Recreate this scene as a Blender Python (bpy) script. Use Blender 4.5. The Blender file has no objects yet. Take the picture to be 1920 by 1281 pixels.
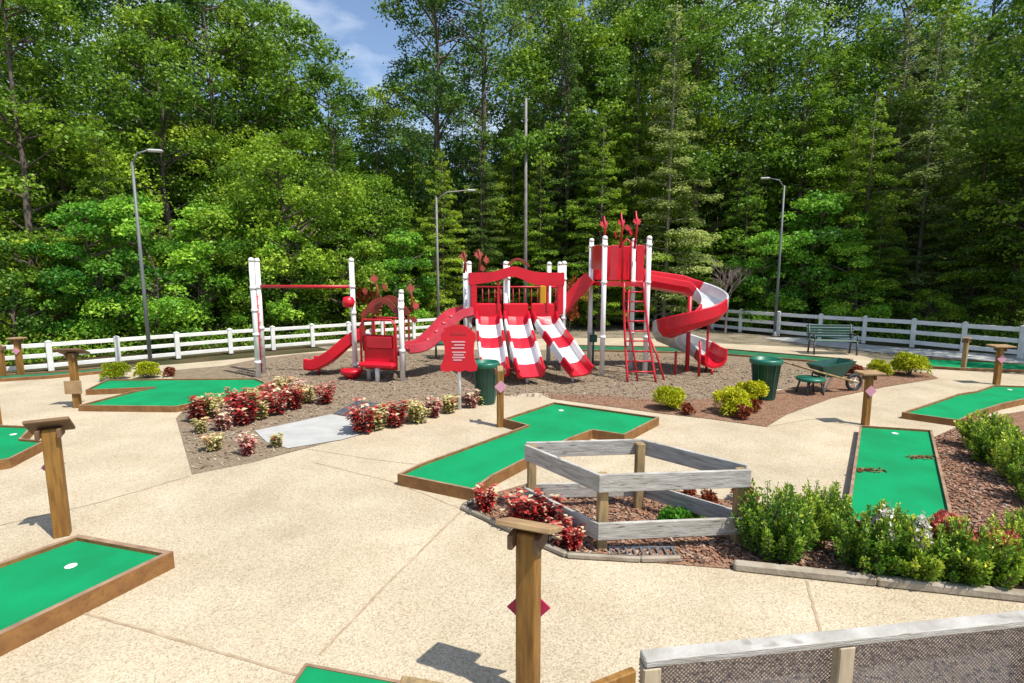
import bpy, math, random
import numpy as np
from mathutils import Vector, Matrix
sc = bpy.context.scene
col = sc.collection
rnd = random.Random(7)

# ---------------------------------------------------------------- camera, sky, sun, exposure
CH, PITCH, FPX = 2.7, math.radians(7.7), 1000.0
cam = bpy.data.cameras.new('camera'); cam.lens = 18.75; cam.sensor_width = 36; cam.clip_end = 1000; cam.clip_start = 0.05
camo = bpy.data.objects.new('camera', cam); col.objects.link(camo)
camo.location = (0, 0, CH); camo.rotation_euler = (math.pi/2 - PITCH, 0, 0)
sc.camera = camo
SUN = Vector((0.53, -0.38, 1.15)).normalized()
SEL = math.asin(SUN.z); SAZ = math.atan2(SUN.x, SUN.y)
w = bpy.data.worlds.new("World"); sc.world = w; w.use_nodes = True
nt = w.node_tree; nt.nodes.clear()
def wn(t): return nt.nodes.new(t)
sky = wn('ShaderNodeTexSky'); sky.sky_type = 'NISHITA'; sky.sun_disc = False
sky.sun_elevation = SEL; sky.sun_rotation = SAZ
sky.ozone_density = 2.0; sky.air_density = 1.0
bg1 = wn('ShaderNodeBackground'); bg1.inputs[1].default_value = 0.14
bg2 = wn('ShaderNodeBackground'); bg2.inputs[0].default_value = (.86, .93, 1.0, 1); bg2.inputs[1].default_value = 0.95
tc = wn('ShaderNodeTexCoord'); mp = wn('ShaderNodeMapping'); mp.inputs['Scale'].default_value = (1, 1, 2.6)
nz = wn('ShaderNodeTexNoise'); nz.inputs['Scale'].default_value = 2.6; nz.inputs['Detail'].default_value = 7; nz.inputs['Roughness'].default_value = .6
rp = wn('ShaderNodeValToRGB'); rp.color_ramp.elements[0].position = .50; rp.color_ramp.elements[1].position = .80
mx = wn('ShaderNodeMixShader'); ow = wn('ShaderNodeOutputWorld')
L = nt.links.new
L(sky.outputs[0], bg1.inputs[0]); L(tc.outputs['Generated'], mp.inputs[0]); L(mp.outputs[0], nz.inputs['Vector'])
L(nz.outputs[0], rp.inputs[0]); L(rp.outputs[0], mx.inputs[0]); L(bg1.outputs[0], mx.inputs[1]); L(bg2.outputs[0], mx.inputs[2]); L(mx.outputs[0], ow.inputs[0])
sun = bpy.data.lights.new('sun', 'SUN'); sun.energy = 4.6; sun.angle = math.radians(.6); sun.color = (1, .95, .86)
suno = bpy.data.objects.new('sun', sun); col.objects.link(suno)
suno.rotation_euler = SUN.to_track_quat('Z', 'Y').to_euler()
sc.view_settings.view_transform = 'Standard'; sc.view_settings.look = 'None'
sc.view_settings.exposure = 0.45; sc.view_settings.gamma = 1
sc.render.engine = 'CYCLES'
sc.cycles.max_bounces = 6; sc.cycles.transparent_max_bounces = 4

# ---------------------------------------------------------------- geometry helpers
cp, sp_ = math.cos(PITCH), math.sin(PITCH)
def ray(u, v):
    a = (u-960)/FPX; b = (640.5-v)/FPX
    return a, cp + b*sp_, -sp_ + b*cp
def G(u, v, z=0.0):
    a, b, c = ray(u, v); t = (z-CH)/c
    return Vector((a*t, b*t, z))
def P(u, v, Y):
    a, b, c = ray(u, v); t = Y/b
    return Vector((a*t, Y, CH + c*t))

class MB:
    def __init__(s): s.v = []; s.f = []; s.m = []; s.sm = []
    def add(s, vs, fs, mi=0, smooth=False):
        o = len(s.v); s.v += [tuple(p) for p in vs]
        for f in fs: s.f.append([o+i for i in f]); s.m.append(mi); s.sm.append(smooth)
        return s
    def box(s, c, size, rz=0, mi=0, rot=None, bev=0.0):
        hx, hy, hz = [k/2 for k in size]
        R = rot if rot is not None else Matrix.Rotation(rz, 3, 'Z')
        c = Vector(c)
        b = min(bev, hx*.9, hy*.9, hz*.9)
        if b <= 0:
            vs = [c + R @ Vector((x, y, z)) for z in (-hz, hz) for x, y in ((-hx, -hy), (hx, -hy), (hx, hy), (-hx, hy))]
            return s.add(vs, [(0, 3, 2, 1), (4, 5, 6, 7), (0, 1, 5, 4), (1, 2, 6, 5), (2, 3, 7, 6), (3, 0, 4, 7)], mi)
        vs = []
        rings = [(-hz, b), (-hz+b, 0), (hz-b, 0), (hz, b)]
        for z, ins in rings:
            X, Y = hx-ins, hy-ins
            for x, y in ((-X+b, -Y), (X-b, -Y), (X, -Y+b), (X, Y-b), (X-b, Y), (-X+b, Y), (-X, Y-b), (-X, -Y+b)):
                vs.append(c + R @ Vector((x, y, z)))
        fs = [tuple(range(7, -1, -1)), tuple(range(24, 32))]
        for r in range(3):
            for i in range(8): fs.append((r*8+i, r*8+(i+1) % 8, (r+1)*8+(i+1) % 8, (r+1)*8+i))
        return s.add(vs, fs, mi)
    def beam(s, a, b, w, h, mi=0, up=(0, 0, 1), bev=0.0):
        a = Vector(a); b = Vector(b); d = (b-a); Ln = d.length; d.normalize()
        side = Vector(up).cross(d)
        if side.length < 1e-4: side = Vector((1, 0, 0)).cross(d)
        side.normalize(); u2 = d.cross(side)
        R = Matrix((d, side, u2)).transposed()
        return s.box((a+b)/2, (Ln, w, h), rot=R, mi=mi, bev=bev)
    def tube(s, pts, r, n=10, mi=0, caps=True, smooth=True):
        pts = [Vector(p) for p in pts]; rs = r if isinstance(r, (list, tuple)) else [r]*len(pts)
        vs = []; prev = None
        for i, p in enumerate(pts):
            t = (pts[min(i+1, len(pts)-1)] - pts[max(i-1, 0)]).normalized()
            if prev is None:
                ref = Vector((0, 0, 1)) if abs(t.z) < .9 else Vector((1, 0, 0))
                x = ref.cross(t).normalized()
            else:
                x = (prev - t*prev.dot(t)).normalized()
            prev = x; y = t.cross(x)
            for k in range(n):
                a = 2*math.pi*k/n; vs.append(p + (x*math.cos(a)+y*math.sin(a))*rs[i])
        fs = []
        for i in range(len(pts)-1):
            for k in range(n): fs.append((i*n+k, i*n+(k+1) % n, (i+1)*n+(k+1) % n, (i+1)*n+k))
        s.add(vs, fs, mi, smooth)
        if caps:
            o = len(s.v)-len(vs)
            s.f.append([o+k for k in range(n-1, -1, -1)]); s.m.append(mi); s.sm.append(False)
            s.f.append([o+(len(pts)-1)*n+k for k in range(n)]); s.m.append(mi); s.sm.append(False)
        return s
    def lathe(s, c, prof, n=16, mi=0, smooth=True):
        c = Vector(c); vs = []
        for r, z in prof:
            for k in range(n):
                a = 2*math.pi*k/n; vs.append(c + Vector((r*math.cos(a), r*math.sin(a), z)))
        fs = []
        for i in range(len(prof)-1):
            for k in range(n): fs.append((i*n+k, i*n+(k+1) % n, (i+1)*n+(k+1) % n, (i+1)*n+k))
        s.add(vs, fs, mi, smooth)
        o = len(s.v)-len(vs)
        if prof[0][0] > 1e-5: s.f.append([o+k for k in range(n-1, -1, -1)]); s.m.append(mi); s.sm.append(False)
        if prof[-1][0] > 1e-5: s.f.append([o+(len(prof)-1)*n+k for k in range(n)]); s.m.append(mi); s.sm.append(False)
        return s
    def prism(s, poly, z0, z1, mi=0):
        n = len(poly)
        ar = sum(poly[i][0]*poly[(i+1) % n][1]-poly[(i+1) % n][0]*poly[i][1] for i in range(n))
        if ar < 0: poly = poly[::-1]
        vs = [(p[0], p[1], z0) for p in poly] + [(p[0], p[1], z1) for p in poly]
        fs = [tuple(range(n-1, -1, -1)), tuple(range(n, 2*n))] + [(i, (i+1) % n, n+(i+1) % n, n+i) for i in range(n)]
        return s.add(vs, fs, mi)
    def plate(s, poly2, o, ax, ay, th, mi=0):
        """solid plate: 2D outline on axes ax, ay around o, thickness th"""
        o = Vector(o); ax = Vector(ax); ay = Vector(ay); nn = ax.cross(ay).normalized()*th/2; n = len(poly2)
        A = [o+ax*p[0]+ay*p[1] for p in poly2]
        vs = [p+nn for p in A]+[p-nn for p in A]
        fs = [tuple(range(n)), tuple(range(2*n-1, n-1, -1))]+[(i, n+i, n+(i+1) % n, (i+1) % n) for i in range(n)]
        return s.add(vs, fs, mi)
    def channel(s, pts, prof, mats, ups=None):
        """sweep a closed profile (side, up) along pts; mats[i] = slot of span i"""
        pts = [Vector(p) for p in pts]; n = len(prof); vs = []
        for i, p in enumerate(pts):
            t = (pts[min(i+1, len(pts)-1)] - pts[max(i-1, 0)]).normalized()
            sd = t.cross(Vector((0, 0, 1))).normalized(); up = sd.cross(t)
            for a, b in prof: vs.append(p+sd*a+up*b)
        o = len(s.v); s.v += [tuple(q) for q in vs]
        for i in range(len(pts)-1):
            for k in range(n):
                s.f.append([o+i*n+k, o+(i+1)*n+k, o+(i+1)*n+(k+1) % n, o+i*n+(k+1) % n]); s.m.append(mats[i]); s.sm.append(False)
        s.f.append([o+k for k in range(n)]); s.m.append(mats[0]); s.sm.append(False)
        e = o+(len(pts)-1)*n
        s.f.append([e+k for k in range(n-1, -1, -1)]); s.m.append(mats[-1]); s.sm.append(False)
        return s
    def build(s, name, mat, parent=None, loc=None):
        me = bpy.data.meshes.new(name); me.from_pydata(s.v, [], s.f)
        for m_ in (mat if isinstance(mat, (list, tuple)) else [mat]): me.materials.append(m_)
        me.polygons.foreach_set('material_index', s.m); me.polygons.foreach_set('use_smooth', s.sm)
        me.update()
        return link(me, name, parent, loc)
def link(me, name, parent=None, loc=None):
    o = bpy.data.objects.new(name, me); col.objects.link(o)
    if loc is not None: o.location = loc
    if parent is not None: o.parent = parent
    return o
def tag(o, label=None, cat=None, group=None, kind=None):
    if label: o['label'] = label
    if cat: o['category'] = cat
    if group: o['group'] = group
    if kind: o['kind'] = kind
    return o
def thing(name, label, cat, loc=(0, 0, 0), rz=0, group=None):
    o = bpy.data.objects.new(name, None); col.objects.link(o); o.empty_display_size = .2
    o.location = loc; o.rotation_euler = (0, 0, rz)
    return tag(o, label, cat, group)
def copy_thing(o, parent=None):
    c = o.copy(); col.objects.link(c); c.parent = parent
    for ch in list(o.children): copy_thing(ch, c)
    return c

# ---------------------------------------------------------------- materials
def mat(name, c, rough=.6, c2=None, scale=8, detail=4, lo=.35, hi=.65, bump=0, bscale=None, spec=.5, stretch=None, c3=None, s3=60, f3=(.55, .7), metal=0, coat=0, coord='Object'):
    m = bpy.data.materials.new(name); m.use_nodes = True; t = m.node_tree; b = t.nodes['Principled BSDF']
    b.inputs['Roughness'].default_value = rough; b.inputs['Specular IOR Level'].default_value = spec
    b.inputs['Metallic'].default_value = metal; b.inputs['Coat Weight'].default_value = coat
    b.inputs['Base Color'].default_value = (*c, 1)
    K = t.links.new
    tcn = t.nodes.new('ShaderNodeTexCoord'); src = tcn.outputs[coord]
    if stretch:
        mpn = t.nodes.new('ShaderNodeMapping'); mpn.inputs['Scale'].default_value = stretch; K(src, mpn.inputs[0]); src = mpn.outputs[0]
    def noise(sc_, dt, lo_, hi_):
        n = t.nodes.new('ShaderNodeTexNoise'); n.inputs['Scale'].default_value = sc_; n.inputs['Roughness'].default_value = .5 if dt != 6.5 else .8; n.inputs['Detail'].default_value = dt; K(src, n.inputs['Vector'])
        r = t.nodes.new('ShaderNodeMapRange'); r.inputs[1].default_value = lo_; r.inputs[2].default_value = hi_; K(n.outputs[0], r.inputs[0])
        return n, r
    last = None
    if c2:
        n, r = noise(scale, detail, lo, hi); x = t.nodes.new('ShaderNodeMix'); x.data_type = 'RGBA'
        x.inputs[6].default_value = (*c, 1); x.inputs[7].default_value = (*c2, 1); K(r.outputs[0], x.inputs[0]); last = x.outputs[2]
    if c3:
        n3, r3 = noise(s3, 6.5 if 'aggregate' in name else 2, f3[0], f3[1]); x = t.nodes.new('ShaderNodeMix'); x.data_type = 'RGBA'
        if last: K(last, x.inputs[6])
        else: x.inputs[6].default_value = (*c, 1)
        x.inputs[7].default_value = (*c3, 1); K(r3.outputs[0], x.inputs[0]); last = x.outputs[2]
    if last: K(last, b.inputs['Base Color'])
    if bump:
        nb = t.nodes.new('ShaderNodeTexNoise'); nb.inputs['Scale'].default_value = bscale or scale; nb.inputs['Detail'].default_value = 3; K(src, nb.inputs['Vector'])
        bn = t.nodes.new('ShaderNodeBump'); bn.inputs['Strength'].default_value = bump; bn.inputs['Distance'].default_value = .02
        K(nb.outputs[0], bn.inputs['Height']); K(bn.outputs[0], b.inputs['Normal'])
    return m
def leafmat(name, stops, transl=.35, rough=.5, objvar=.25):
    """leaf colour from the per-leaf attribute 'v'; stops = list of (pos, rgb)"""
    m = bpy.data.materials.new(name); m.use_nodes = True; t = m.node_tree; b = t.nodes['Principled BSDF']; K = t.links.new
    a = t.nodes.new('ShaderNodeAttribute'); a.attribute_name = 'v'
    r = t.nodes.new('ShaderNodeValToRGB'); e = r.color_ramp.elements
    while len(e) < len(stops): e.new(.5)
    for k, (p, c) in enumerate(stops): e[k].position = p; e[k].color = (*c, 1)
    K(a.outputs['Fac'], r.inputs[0])
    oi = t.nodes.new('ShaderNodeObjectInfo'); mr = t.nodes.new('ShaderNodeMapRange')
    mr.inputs[3].default_value = 1-objvar; mr.inputs[4].default_value = 1+objvar; K(oi.outputs['Random'], mr.inputs[0])
    hs = t.nodes.new('ShaderNodeHueSaturation'); K(r.outputs[0], hs.inputs['Color']); K(mr.outputs[0], hs.inputs['Value'])
    mh = t.nodes.new('ShaderNodeMapRange'); mh.inputs[3].default_value = .5+(.026 if objvar > .2 else .008); mh.inputs[4].default_value = .5-(.008 if objvar > .2 else 0); K(oi.outputs['Random'], mh.inputs[0]); K(mh.outputs[0], hs.inputs['Hue'])
    K(hs.outputs[0], b.inputs['Base Color']); b.inputs['Roughness'].default_value = rough; b.inputs['Specular IOR Level'].default_value = .3
    tr = t.nodes.new('ShaderNodeBsdfTranslucent'); K(hs.outputs[0], tr.inputs[0])
    ms = t.nodes.new('ShaderNodeMixShader'); ms.inputs[0].default_value = transl
    K(b.outputs[0], ms.inputs[1]); K(tr.outputs[0], ms.inputs[2]); K(ms.outputs[0], t.nodes['Material Output'].inputs[0])
    return m
M = {}
M['concrete'] = mat('aggregate_concrete', (.515, .445, .33), .9, (.43, .36, .255), 1.4, 8, .32, .72, .4, 60, .15, c3=(.37, .315, .235), s3=60, f3=(.54, .76))
def pebble(name):
    m = M['concrete']; t = m.node_tree; K = t.links.new; b = t.nodes['Principled BSDF']
    base = b.inputs['Base Color'].links[0].from_socket
    tcn = t.nodes.new('ShaderNodeTexCoord'); v = t.nodes.new('ShaderNodeTexVoronoi'); v.inputs['Scale'].default_value = 95; K(tcn.outputs['Object'], v.inputs['Vector'])
    sx = t.nodes.new('ShaderNodeSeparateColor'); K(v.outputs['Color'], sx.inputs[0])
    r = t.nodes.new('ShaderNodeValToRGB'); e = r.color_ramp.elements; e.new(.3); e.new(.62)
    for k, (p, c) in enumerate([(0, (.42, .36, .28)), (.28, (.80, .75, .66)), (.62, (1.0, .99, .97)), (1, (1.22, 1.2, 1.18))]): e[k].position = p; e[k].color = (*c, 1)
    K(sx.outputs[0], r.inputs[0])
    x = t.nodes.new('ShaderNodeMix'); x.data_type = 'RGBA'; x.blend_type = 'MULTIPLY'; x.inputs[0].default_value = .62; K(base, x.inputs[6]); K(r.outputs[0], x.inputs[7])
    n = t.nodes.new('ShaderNodeTexNoise'); n.inputs['Scale'].default_value = .45; n.inputs['Detail'].default_value = 9; n.inputs['Roughness'].default_value = .62; K(tcn.outputs['Object'], n.inputs['Vector'])
    mr = t.nodes.new('ShaderNodeMapRange'); mr.inputs[1].default_value = .35; mr.inputs[2].default_value = .7; mr.inputs[3].default_value = 1.08; mr.inputs[4].default_value = .86; K(n.outputs[0], mr.inputs[0])
    h = t.nodes.new('ShaderNodeHueSaturation'); K(x.outputs[2], h.inputs['Color']); K(mr.outputs[0], h.inputs['Value']); K(h.outputs[0], b.inputs['Base Color'])
pebble('concrete')
M['slab'] = mat('pale_concrete', (.42, .42, .40), .8, (.35, .35, .33), 3, 5, bump=.15, bscale=60)
M['joint'] = mat('joint_sealant', (.30, .22, .13), .9, (.42, .33, .22), 9)
M['mulch'] = mat('grey_mulch', (.215, .16, .105), .95, (.32, .25, .175), 5, 8, .3, .7, 1, 60, .1, c3=(.08, .06, .045), s3=48, f3=(.52, .66))
M['redmulch'] = mat('red_bark_mulch', (.23, .125, .075), .95, (.31, .19, .12), 6, 8, .3, .7, 1, 50, .1, c3=(.07, .035, .03), s3=42, f3=(.50, .64))
M['penmulch'] = mat('brown_mulch', (.21, .145, .10), .95, (.32, .24, .17), 6, 8, .3, .7, 1, 50, .1, c3=(.07, .045, .035), s3=30, f3=(.50, .64))
M['forest'] = mat('forest_floor', (.045, .05, .02), 1, (.10, .075, .04), .7, 8, .35, .65, .6, 8, .1)
M['bank'] = mat('dry_leaf_bank', (.24, .20, .15), 1, (.13, .11, .06), 1.4, 8, .35, .65, .8, 20, .1, c3=(.36, .31, .25), s3=22)
M['turf'] = mat('putting_turf', (.004, .27, .10), .95, (.006, .20, .072), 1.6, 8, .38, .66, .25, 260, .15, c3=(.003, .20, .065), s3=220, f3=(.5, .75))
M['turf_old'] = mat('faded_turf', (.03, .16, .07), .9, (.02, .10, .05), 3, 5, bump=.2, bscale=200, spec=.15)
M['timber'] = mat('treated_timber', (.27, .135, .045), .7, (.16, .075, .028), 7, 5, .3, .7, .3, 14, .25, stretch=(1, 1, 1), c3=(.17, .08, .03), s3=34, f3=(.58, .72))
M['edge'] = mat('weathered_edge', (.33, .22, .14), .8, (.20, .12, .075), 6, 5, bump=.2)
M['post'] = mat('orange_post', (.29, .145, .032), .6, (.17, .08, .02), 5, 6, .35, .65, .3, 9, .3, stretch=(5, 5, .7))
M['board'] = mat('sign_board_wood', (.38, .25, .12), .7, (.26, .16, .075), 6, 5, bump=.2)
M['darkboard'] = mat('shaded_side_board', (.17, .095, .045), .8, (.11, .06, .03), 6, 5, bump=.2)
M['greywood'] = mat('weathered_rail', (.46, .445, .41), .85, (.27, .25, .215), 7, 7, .35, .7, .4, 30, .2, stretch=(.6, .6, 5), c3=(.12, .10, .08), s3=9, f3=(.62, .74))
M['brownpost'] = mat('stained_post', (.36, .25, .11), .8, (.20, .14, .07), 6, 6, bump=.3, stretch=(4, 4, .8))
M['tanpost'] = mat('dry_tan_post', (.46, .38, .26), .8, (.34, .27, .18), 6, 6, bump=.3, stretch=(4, 4, .8))
M['vinyl'] = mat('white_vinyl', (.72, .72, .69), .45, (.62, .62, .58), 3, 3)
M['red'] = mat('red_plastic', (.62, .006, .022), .33, (.52, .006, .02), 3, 3, spec=.5)
M['rail_red'] = mat('red_coated_steel', (.50, .012, .025), .4, (.40, .012, .02), 4, 3)
M['rust'] = mat('faded_red_leaf', (.30, .03, .018), .6, (.17, .03, .015), 5, 3)
M['white'] = mat('white_plastic', (.78, .80, .79), .35, (.66, .70, .69), 3, 3)
M['silver'] = mat('grey_white_plastic', (.60, .64, .64), .35, (.5, .54, .54), 4, 3)
M['ppost'] = mat('white_powder_coat', (.80, .79, .76), .35, (.72, .70, .68), 4, 3)
M['deck'] = mat('dark_deck_coating', (.14, .03, .035), .7, (.10, .03, .03), 9)
M['yellow'] = mat('yellow_plastic', (.65, .36, .02), .4)
M['bin'] = mat('dark_green_bin', (.008, .075, .05), .4, (.006, .055, .04), 5)
M['binlid'] = mat('green_bin_rim', (.008, .12, .075), .4)
M['bench'] = mat('green_bench_coating', (.008, .075, .055), .45, (.006, .055, .04), 6)
M['steel'] = mat('dark_steel', (.05, .055, .055), .5)
M['pole'] = mat('grey_pole', (.10, .115, .12), .5, (.16, .17, .165), 2, 3, stretch=(1, 1, .5))
M['palepole'] = mat('pale_pole', (.26, .24, .22), .7, (.16, .15, .14), 3, 4)
M['lamp'] = mat('lamp_housing', (.42, .43, .42), .4)
M['mesh'] = mat('galvanised_wire', (.22, .23, .25), .45, metal=.5)
M['pink'] = mat('crimson_plate', (.46, .015, .085), .45, (.36, .01, .06), 6)
M['pinkpale'] = mat('faded_pink_plate', (.55, .25, .33), .5)
M['cup'] = mat('white_cup', (.75, .78, .76), .5)
M['dark'] = mat('black_rubber_and_hole_shade', (.02, .022, .025), .7)
M['mat'] = mat('painted_ramp_shadow', (.05, .06, .07), .8, (.09, .095, .10), 6)  # dark colour of the painted ramp shadow
M['bark'] = mat('tree_bark', (.075, .055, .04), .95, (.14, .115, .09), 6, 6, bump=.5, bscale=12, stretch=(3, 3, .6))
M['palebark'] = mat('pale_bark', (.34, .31, .25), .9, (.20, .18, .14), 5, 6, bump=.4, stretch=(2, 2, .6))
M['barebark'] = mat('bare_twigs', (.30, .22, .20), .9)
M['signface'] = mat('sign_face', (.46, .50, .40), .5, (.38, .42, .33), 6)
M['berry'] = mat('berry_picture', (.16, .01, .02), .4, (.55, .02, .03), 38, 2, .42, .58)
M['ink'] = mat('dark_ink', (.07, .01, .015), .5)
M['signtext'] = mat('faded_sign_print', (.62, .32, .34), .5)
g = lambda a, b, c: (a, b, c)
M['leaf_mid'] = leafmat('leaf_mid', [(0, g(0.043, 0.095, 0.011)), (.5, g(0.161, 0.285, 0.020)), (1, g(0.420, 0.543, 0.041))])
M['leaf_yellow'] = leafmat('leaf_yellow', [(0, g(0.053, 0.098, 0.009)), (.5, g(0.190, 0.318, 0.018)), (1, g(0.438, 0.575, 0.046))])
M['leaf_bright'] = leafmat('leaf_bright', [(0, g(0.047, 0.143, 0.014)), (.5, g(0.176, 0.390, 0.029)), (1, g(0.419, 0.650, 0.060))])
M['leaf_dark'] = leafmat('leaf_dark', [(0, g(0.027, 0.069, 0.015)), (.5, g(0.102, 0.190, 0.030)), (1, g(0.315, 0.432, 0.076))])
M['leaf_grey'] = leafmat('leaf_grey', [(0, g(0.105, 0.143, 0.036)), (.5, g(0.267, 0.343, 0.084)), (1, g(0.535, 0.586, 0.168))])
M['leaf_spirea'] = leafmat('leaf_spirea', [(0, g(.14, .17, .006)), (.5, g(.46, .48, .012)), (1, g(.66, .62, .03))], .25)
M['leaf_holly'] = leafmat('leaf_holly', [(0, g(0.035, 0.081, 0.011)), (.5, g(0.157, 0.293, 0.024)), (.85, g(0.421, 0.536, 0.053)), (1, g(0.737, 0.715, 0.092))], .2, .4)
M['coleus_red'] = leafmat('coleus_red', [(0, g(.10, .008, .01)), (.4, g(.34, .018, .022)), (.7, g(.52, .06, .06)), (.88, g(.66, .36, .26)), (1, g(.70, .58, .38))], .25, objvar=.12)
M['coleus_cream'] = leafmat('coleus_cream', [(0, g(0.184, 0.196, 0.034)), (.35, g(0.529, 0.483, 0.161)), (.75, g(0.759, 0.667, 0.380)), (1, g(0.575, 0.081, 0.081))], .25, objvar=.12)
M['coleus_pink'] = leafmat('coleus_pink', [(0, g(.16, .03, .02)), (.35, g(.46, .10, .10)), (.6, g(.68, .40, .32)), (1, g(.72, .64, .44))], .25, objvar=.12)
M['begonia'] = leafmat('begonia', [(0, g(.07, .02, .01)), (.4, g(.22, .05, .02)), (1, g(.48, .10, .05))], .25, objvar=.1)
M['autumn'] = leafmat('autumn_leaf', [(0, g(.10, .06, .01)), (.5, g(.34, .06, .02)), (1, g(.5, .14, .04))], .3)
M['blossom'] = leafmat('blossom', [(0, g(.5, .4, .35)), (.5, g(.7, .66, .55)), (1, g(.8, .78, .7))], .2, objvar=.05)
M['blossom_red'] = leafmat('blossom_red', [(0, g(.42, .06, .05)), (.5, g(.62, .14, .11)), (1, g(.68, .25, .18))], .2, objvar=.05)
M['grass'] = leafmat('grass_blade', [(0, g(.03, .07, .01)), (.5, g(.07, .15, .02)), (1, g(.16, .24, .04))], .25, objvar=.05)

# ---------------------------------------------------------------- leaves
def leafmesh(name, C, D, N, Ls, Ws, V, m):
    """rhombic leaves: centres C, long axes D, normals N, lengths, widths, colour value V"""
    D = D/np.maximum(np.linalg.norm(D, axis=1, keepdims=True), 1e-6)
    S = np.cross(N, D); S /= np.maximum(np.linalg.norm(S, axis=1, keepdims=True), 1e-6)
    U = np.cross(D, S)
    Ls = Ls[:, None]; Ws = Ws[:, None]
    p0 = C-D*Ls*.5; p2 = C+D*Ls*.5 - U*Ls*.12; p1 = C+S*Ws*.5+U*Ws*.12; p3 = C-S*Ws*.5+U*Ws*.12
    n = len(C); vs = np.stack([p0, p1, p2, p3], 1).reshape(-1, 3)
    me = bpy.data.meshes.new(name)
    me.vertices.add(4*n); me.vertices.foreach_set('co', vs.astype(np.float32).ravel())
    me.loops.add(4*n); me.loops.foreach_set('vertex_index', np.arange(4*n, dtype=np.int32))
    me.polygons.add(n); me.polygons.foreach_set('loop_start', np.arange(0, 4*n, 4, dtype=np.int32))
    me.polygons.foreach_set('loop_total', np.full(n, 4, dtype=np.int32))
    me.update(calc_edges=True)
    at = me.attributes.new('v', 'FLOAT', 'FACE'); at.data.foreach_set('value', np.clip(V, 0, 1).astype(np.float32))
    me.materials.append(m); me.validate()
    return me
def unit(rs, n):
    a = rs.normal(size=(n, 3)); return a/np.linalg.norm(a, axis=1, keepdims=True)

def broadleaf(seed, H, R, base, m, bark='bark', nclump=95, per=210, leaf=.15, trunk_r=.17, prof=None, flat=.72, lean=.0):
    rs = np.random.RandomState(seed); tr = MB()
    nseg = 9
    bend = rs.normal(0, .12, (nseg, 2)).cumsum(0); bend -= bend[0]
    tp = [Vector((bend[i][0]+lean*i/nseg, bend[i][1], H*.96*i/(nseg-1))) for i in range(nseg)]
    tr.tube(tp, [trunk_r*(1-.88*i/(nseg-1)) for i in range(nseg)], 8)
    def tpos(z):
        f = min(max(z/(H*.96), 0), .999)*(nseg-1); i = int(f); return tp[i].lerp(tp[i+1], f-i)
    Cs = []; Ds = []; Ns = []; Vs = []; Ls = []
    for k in range(nclump):
        h = rs.uniform(0, 1)**.9
        pr = prof(h) if prof else (math.sin(math.pi*(.12+.83*h))**.7)
        a = rs.uniform(0, 2*math.pi); rr = R*pr*math.sqrt(rs.uniform(.12, 1))
        z = base+(H-base)*h
        t0 = tpos(z-rr*.45); c = Vector((t0.x+rr*math.cos(a), t0.y+rr*math.sin(a), z))
        if k % 2 == 0:
            mid = t0.lerp(c, .5)+Vector((0, 0, -.12*rr*0+.08))
            tr.tube([t0, mid, c], [.035+.02*rr/R, .03, .01], 5, caps=False)
        cr = rs.uniform(.42, .92)*(.6+.4*pr)*R/3.0
        leaf_ = leaf*.84; n = int(per*1.5*(cr/(.7*R/3))**2*rs.uniform(.7, 1.2))
        d = unit(rs, n); d[:, 2] = np.where(d[:, 2] < -.55, -d[:, 2]*.6, d[:, 2])
        rad = cr*rs.uniform(.35, 1, (n, 1))**.5
        lump = 1+.42*np.sin(d[:, 0:1]*5+k)*np.cos(d[:, 1:2]*4+k*2)
        C = np.array(c)+d*rad*lump*np.array([1, 1, flat])
        Cs.append(C); Ns.append(d*.75+unit(rs, n)*.7+np.array([0, 0, .3]))
        Dd = unit(rs, n); Dd[:, 2] = Dd[:, 2]*.5-.25; Ds.append(Dd)
        Vs.append(np.full(n, rs.uniform(.15, .85))+rs.normal(0, .14, n)); Ls.append(leaf_*rs.uniform(.6, 1.4, n))
    C = np.concatenate(Cs); Lh = np.concatenate(Ls)
    cm = leafmesh('crown', C, np.concatenate(Ds), np.concatenate(Ns), Lh, Lh*.62, np.concatenate(Vs), M[m])
    return tr, cm, M[bark]
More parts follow.
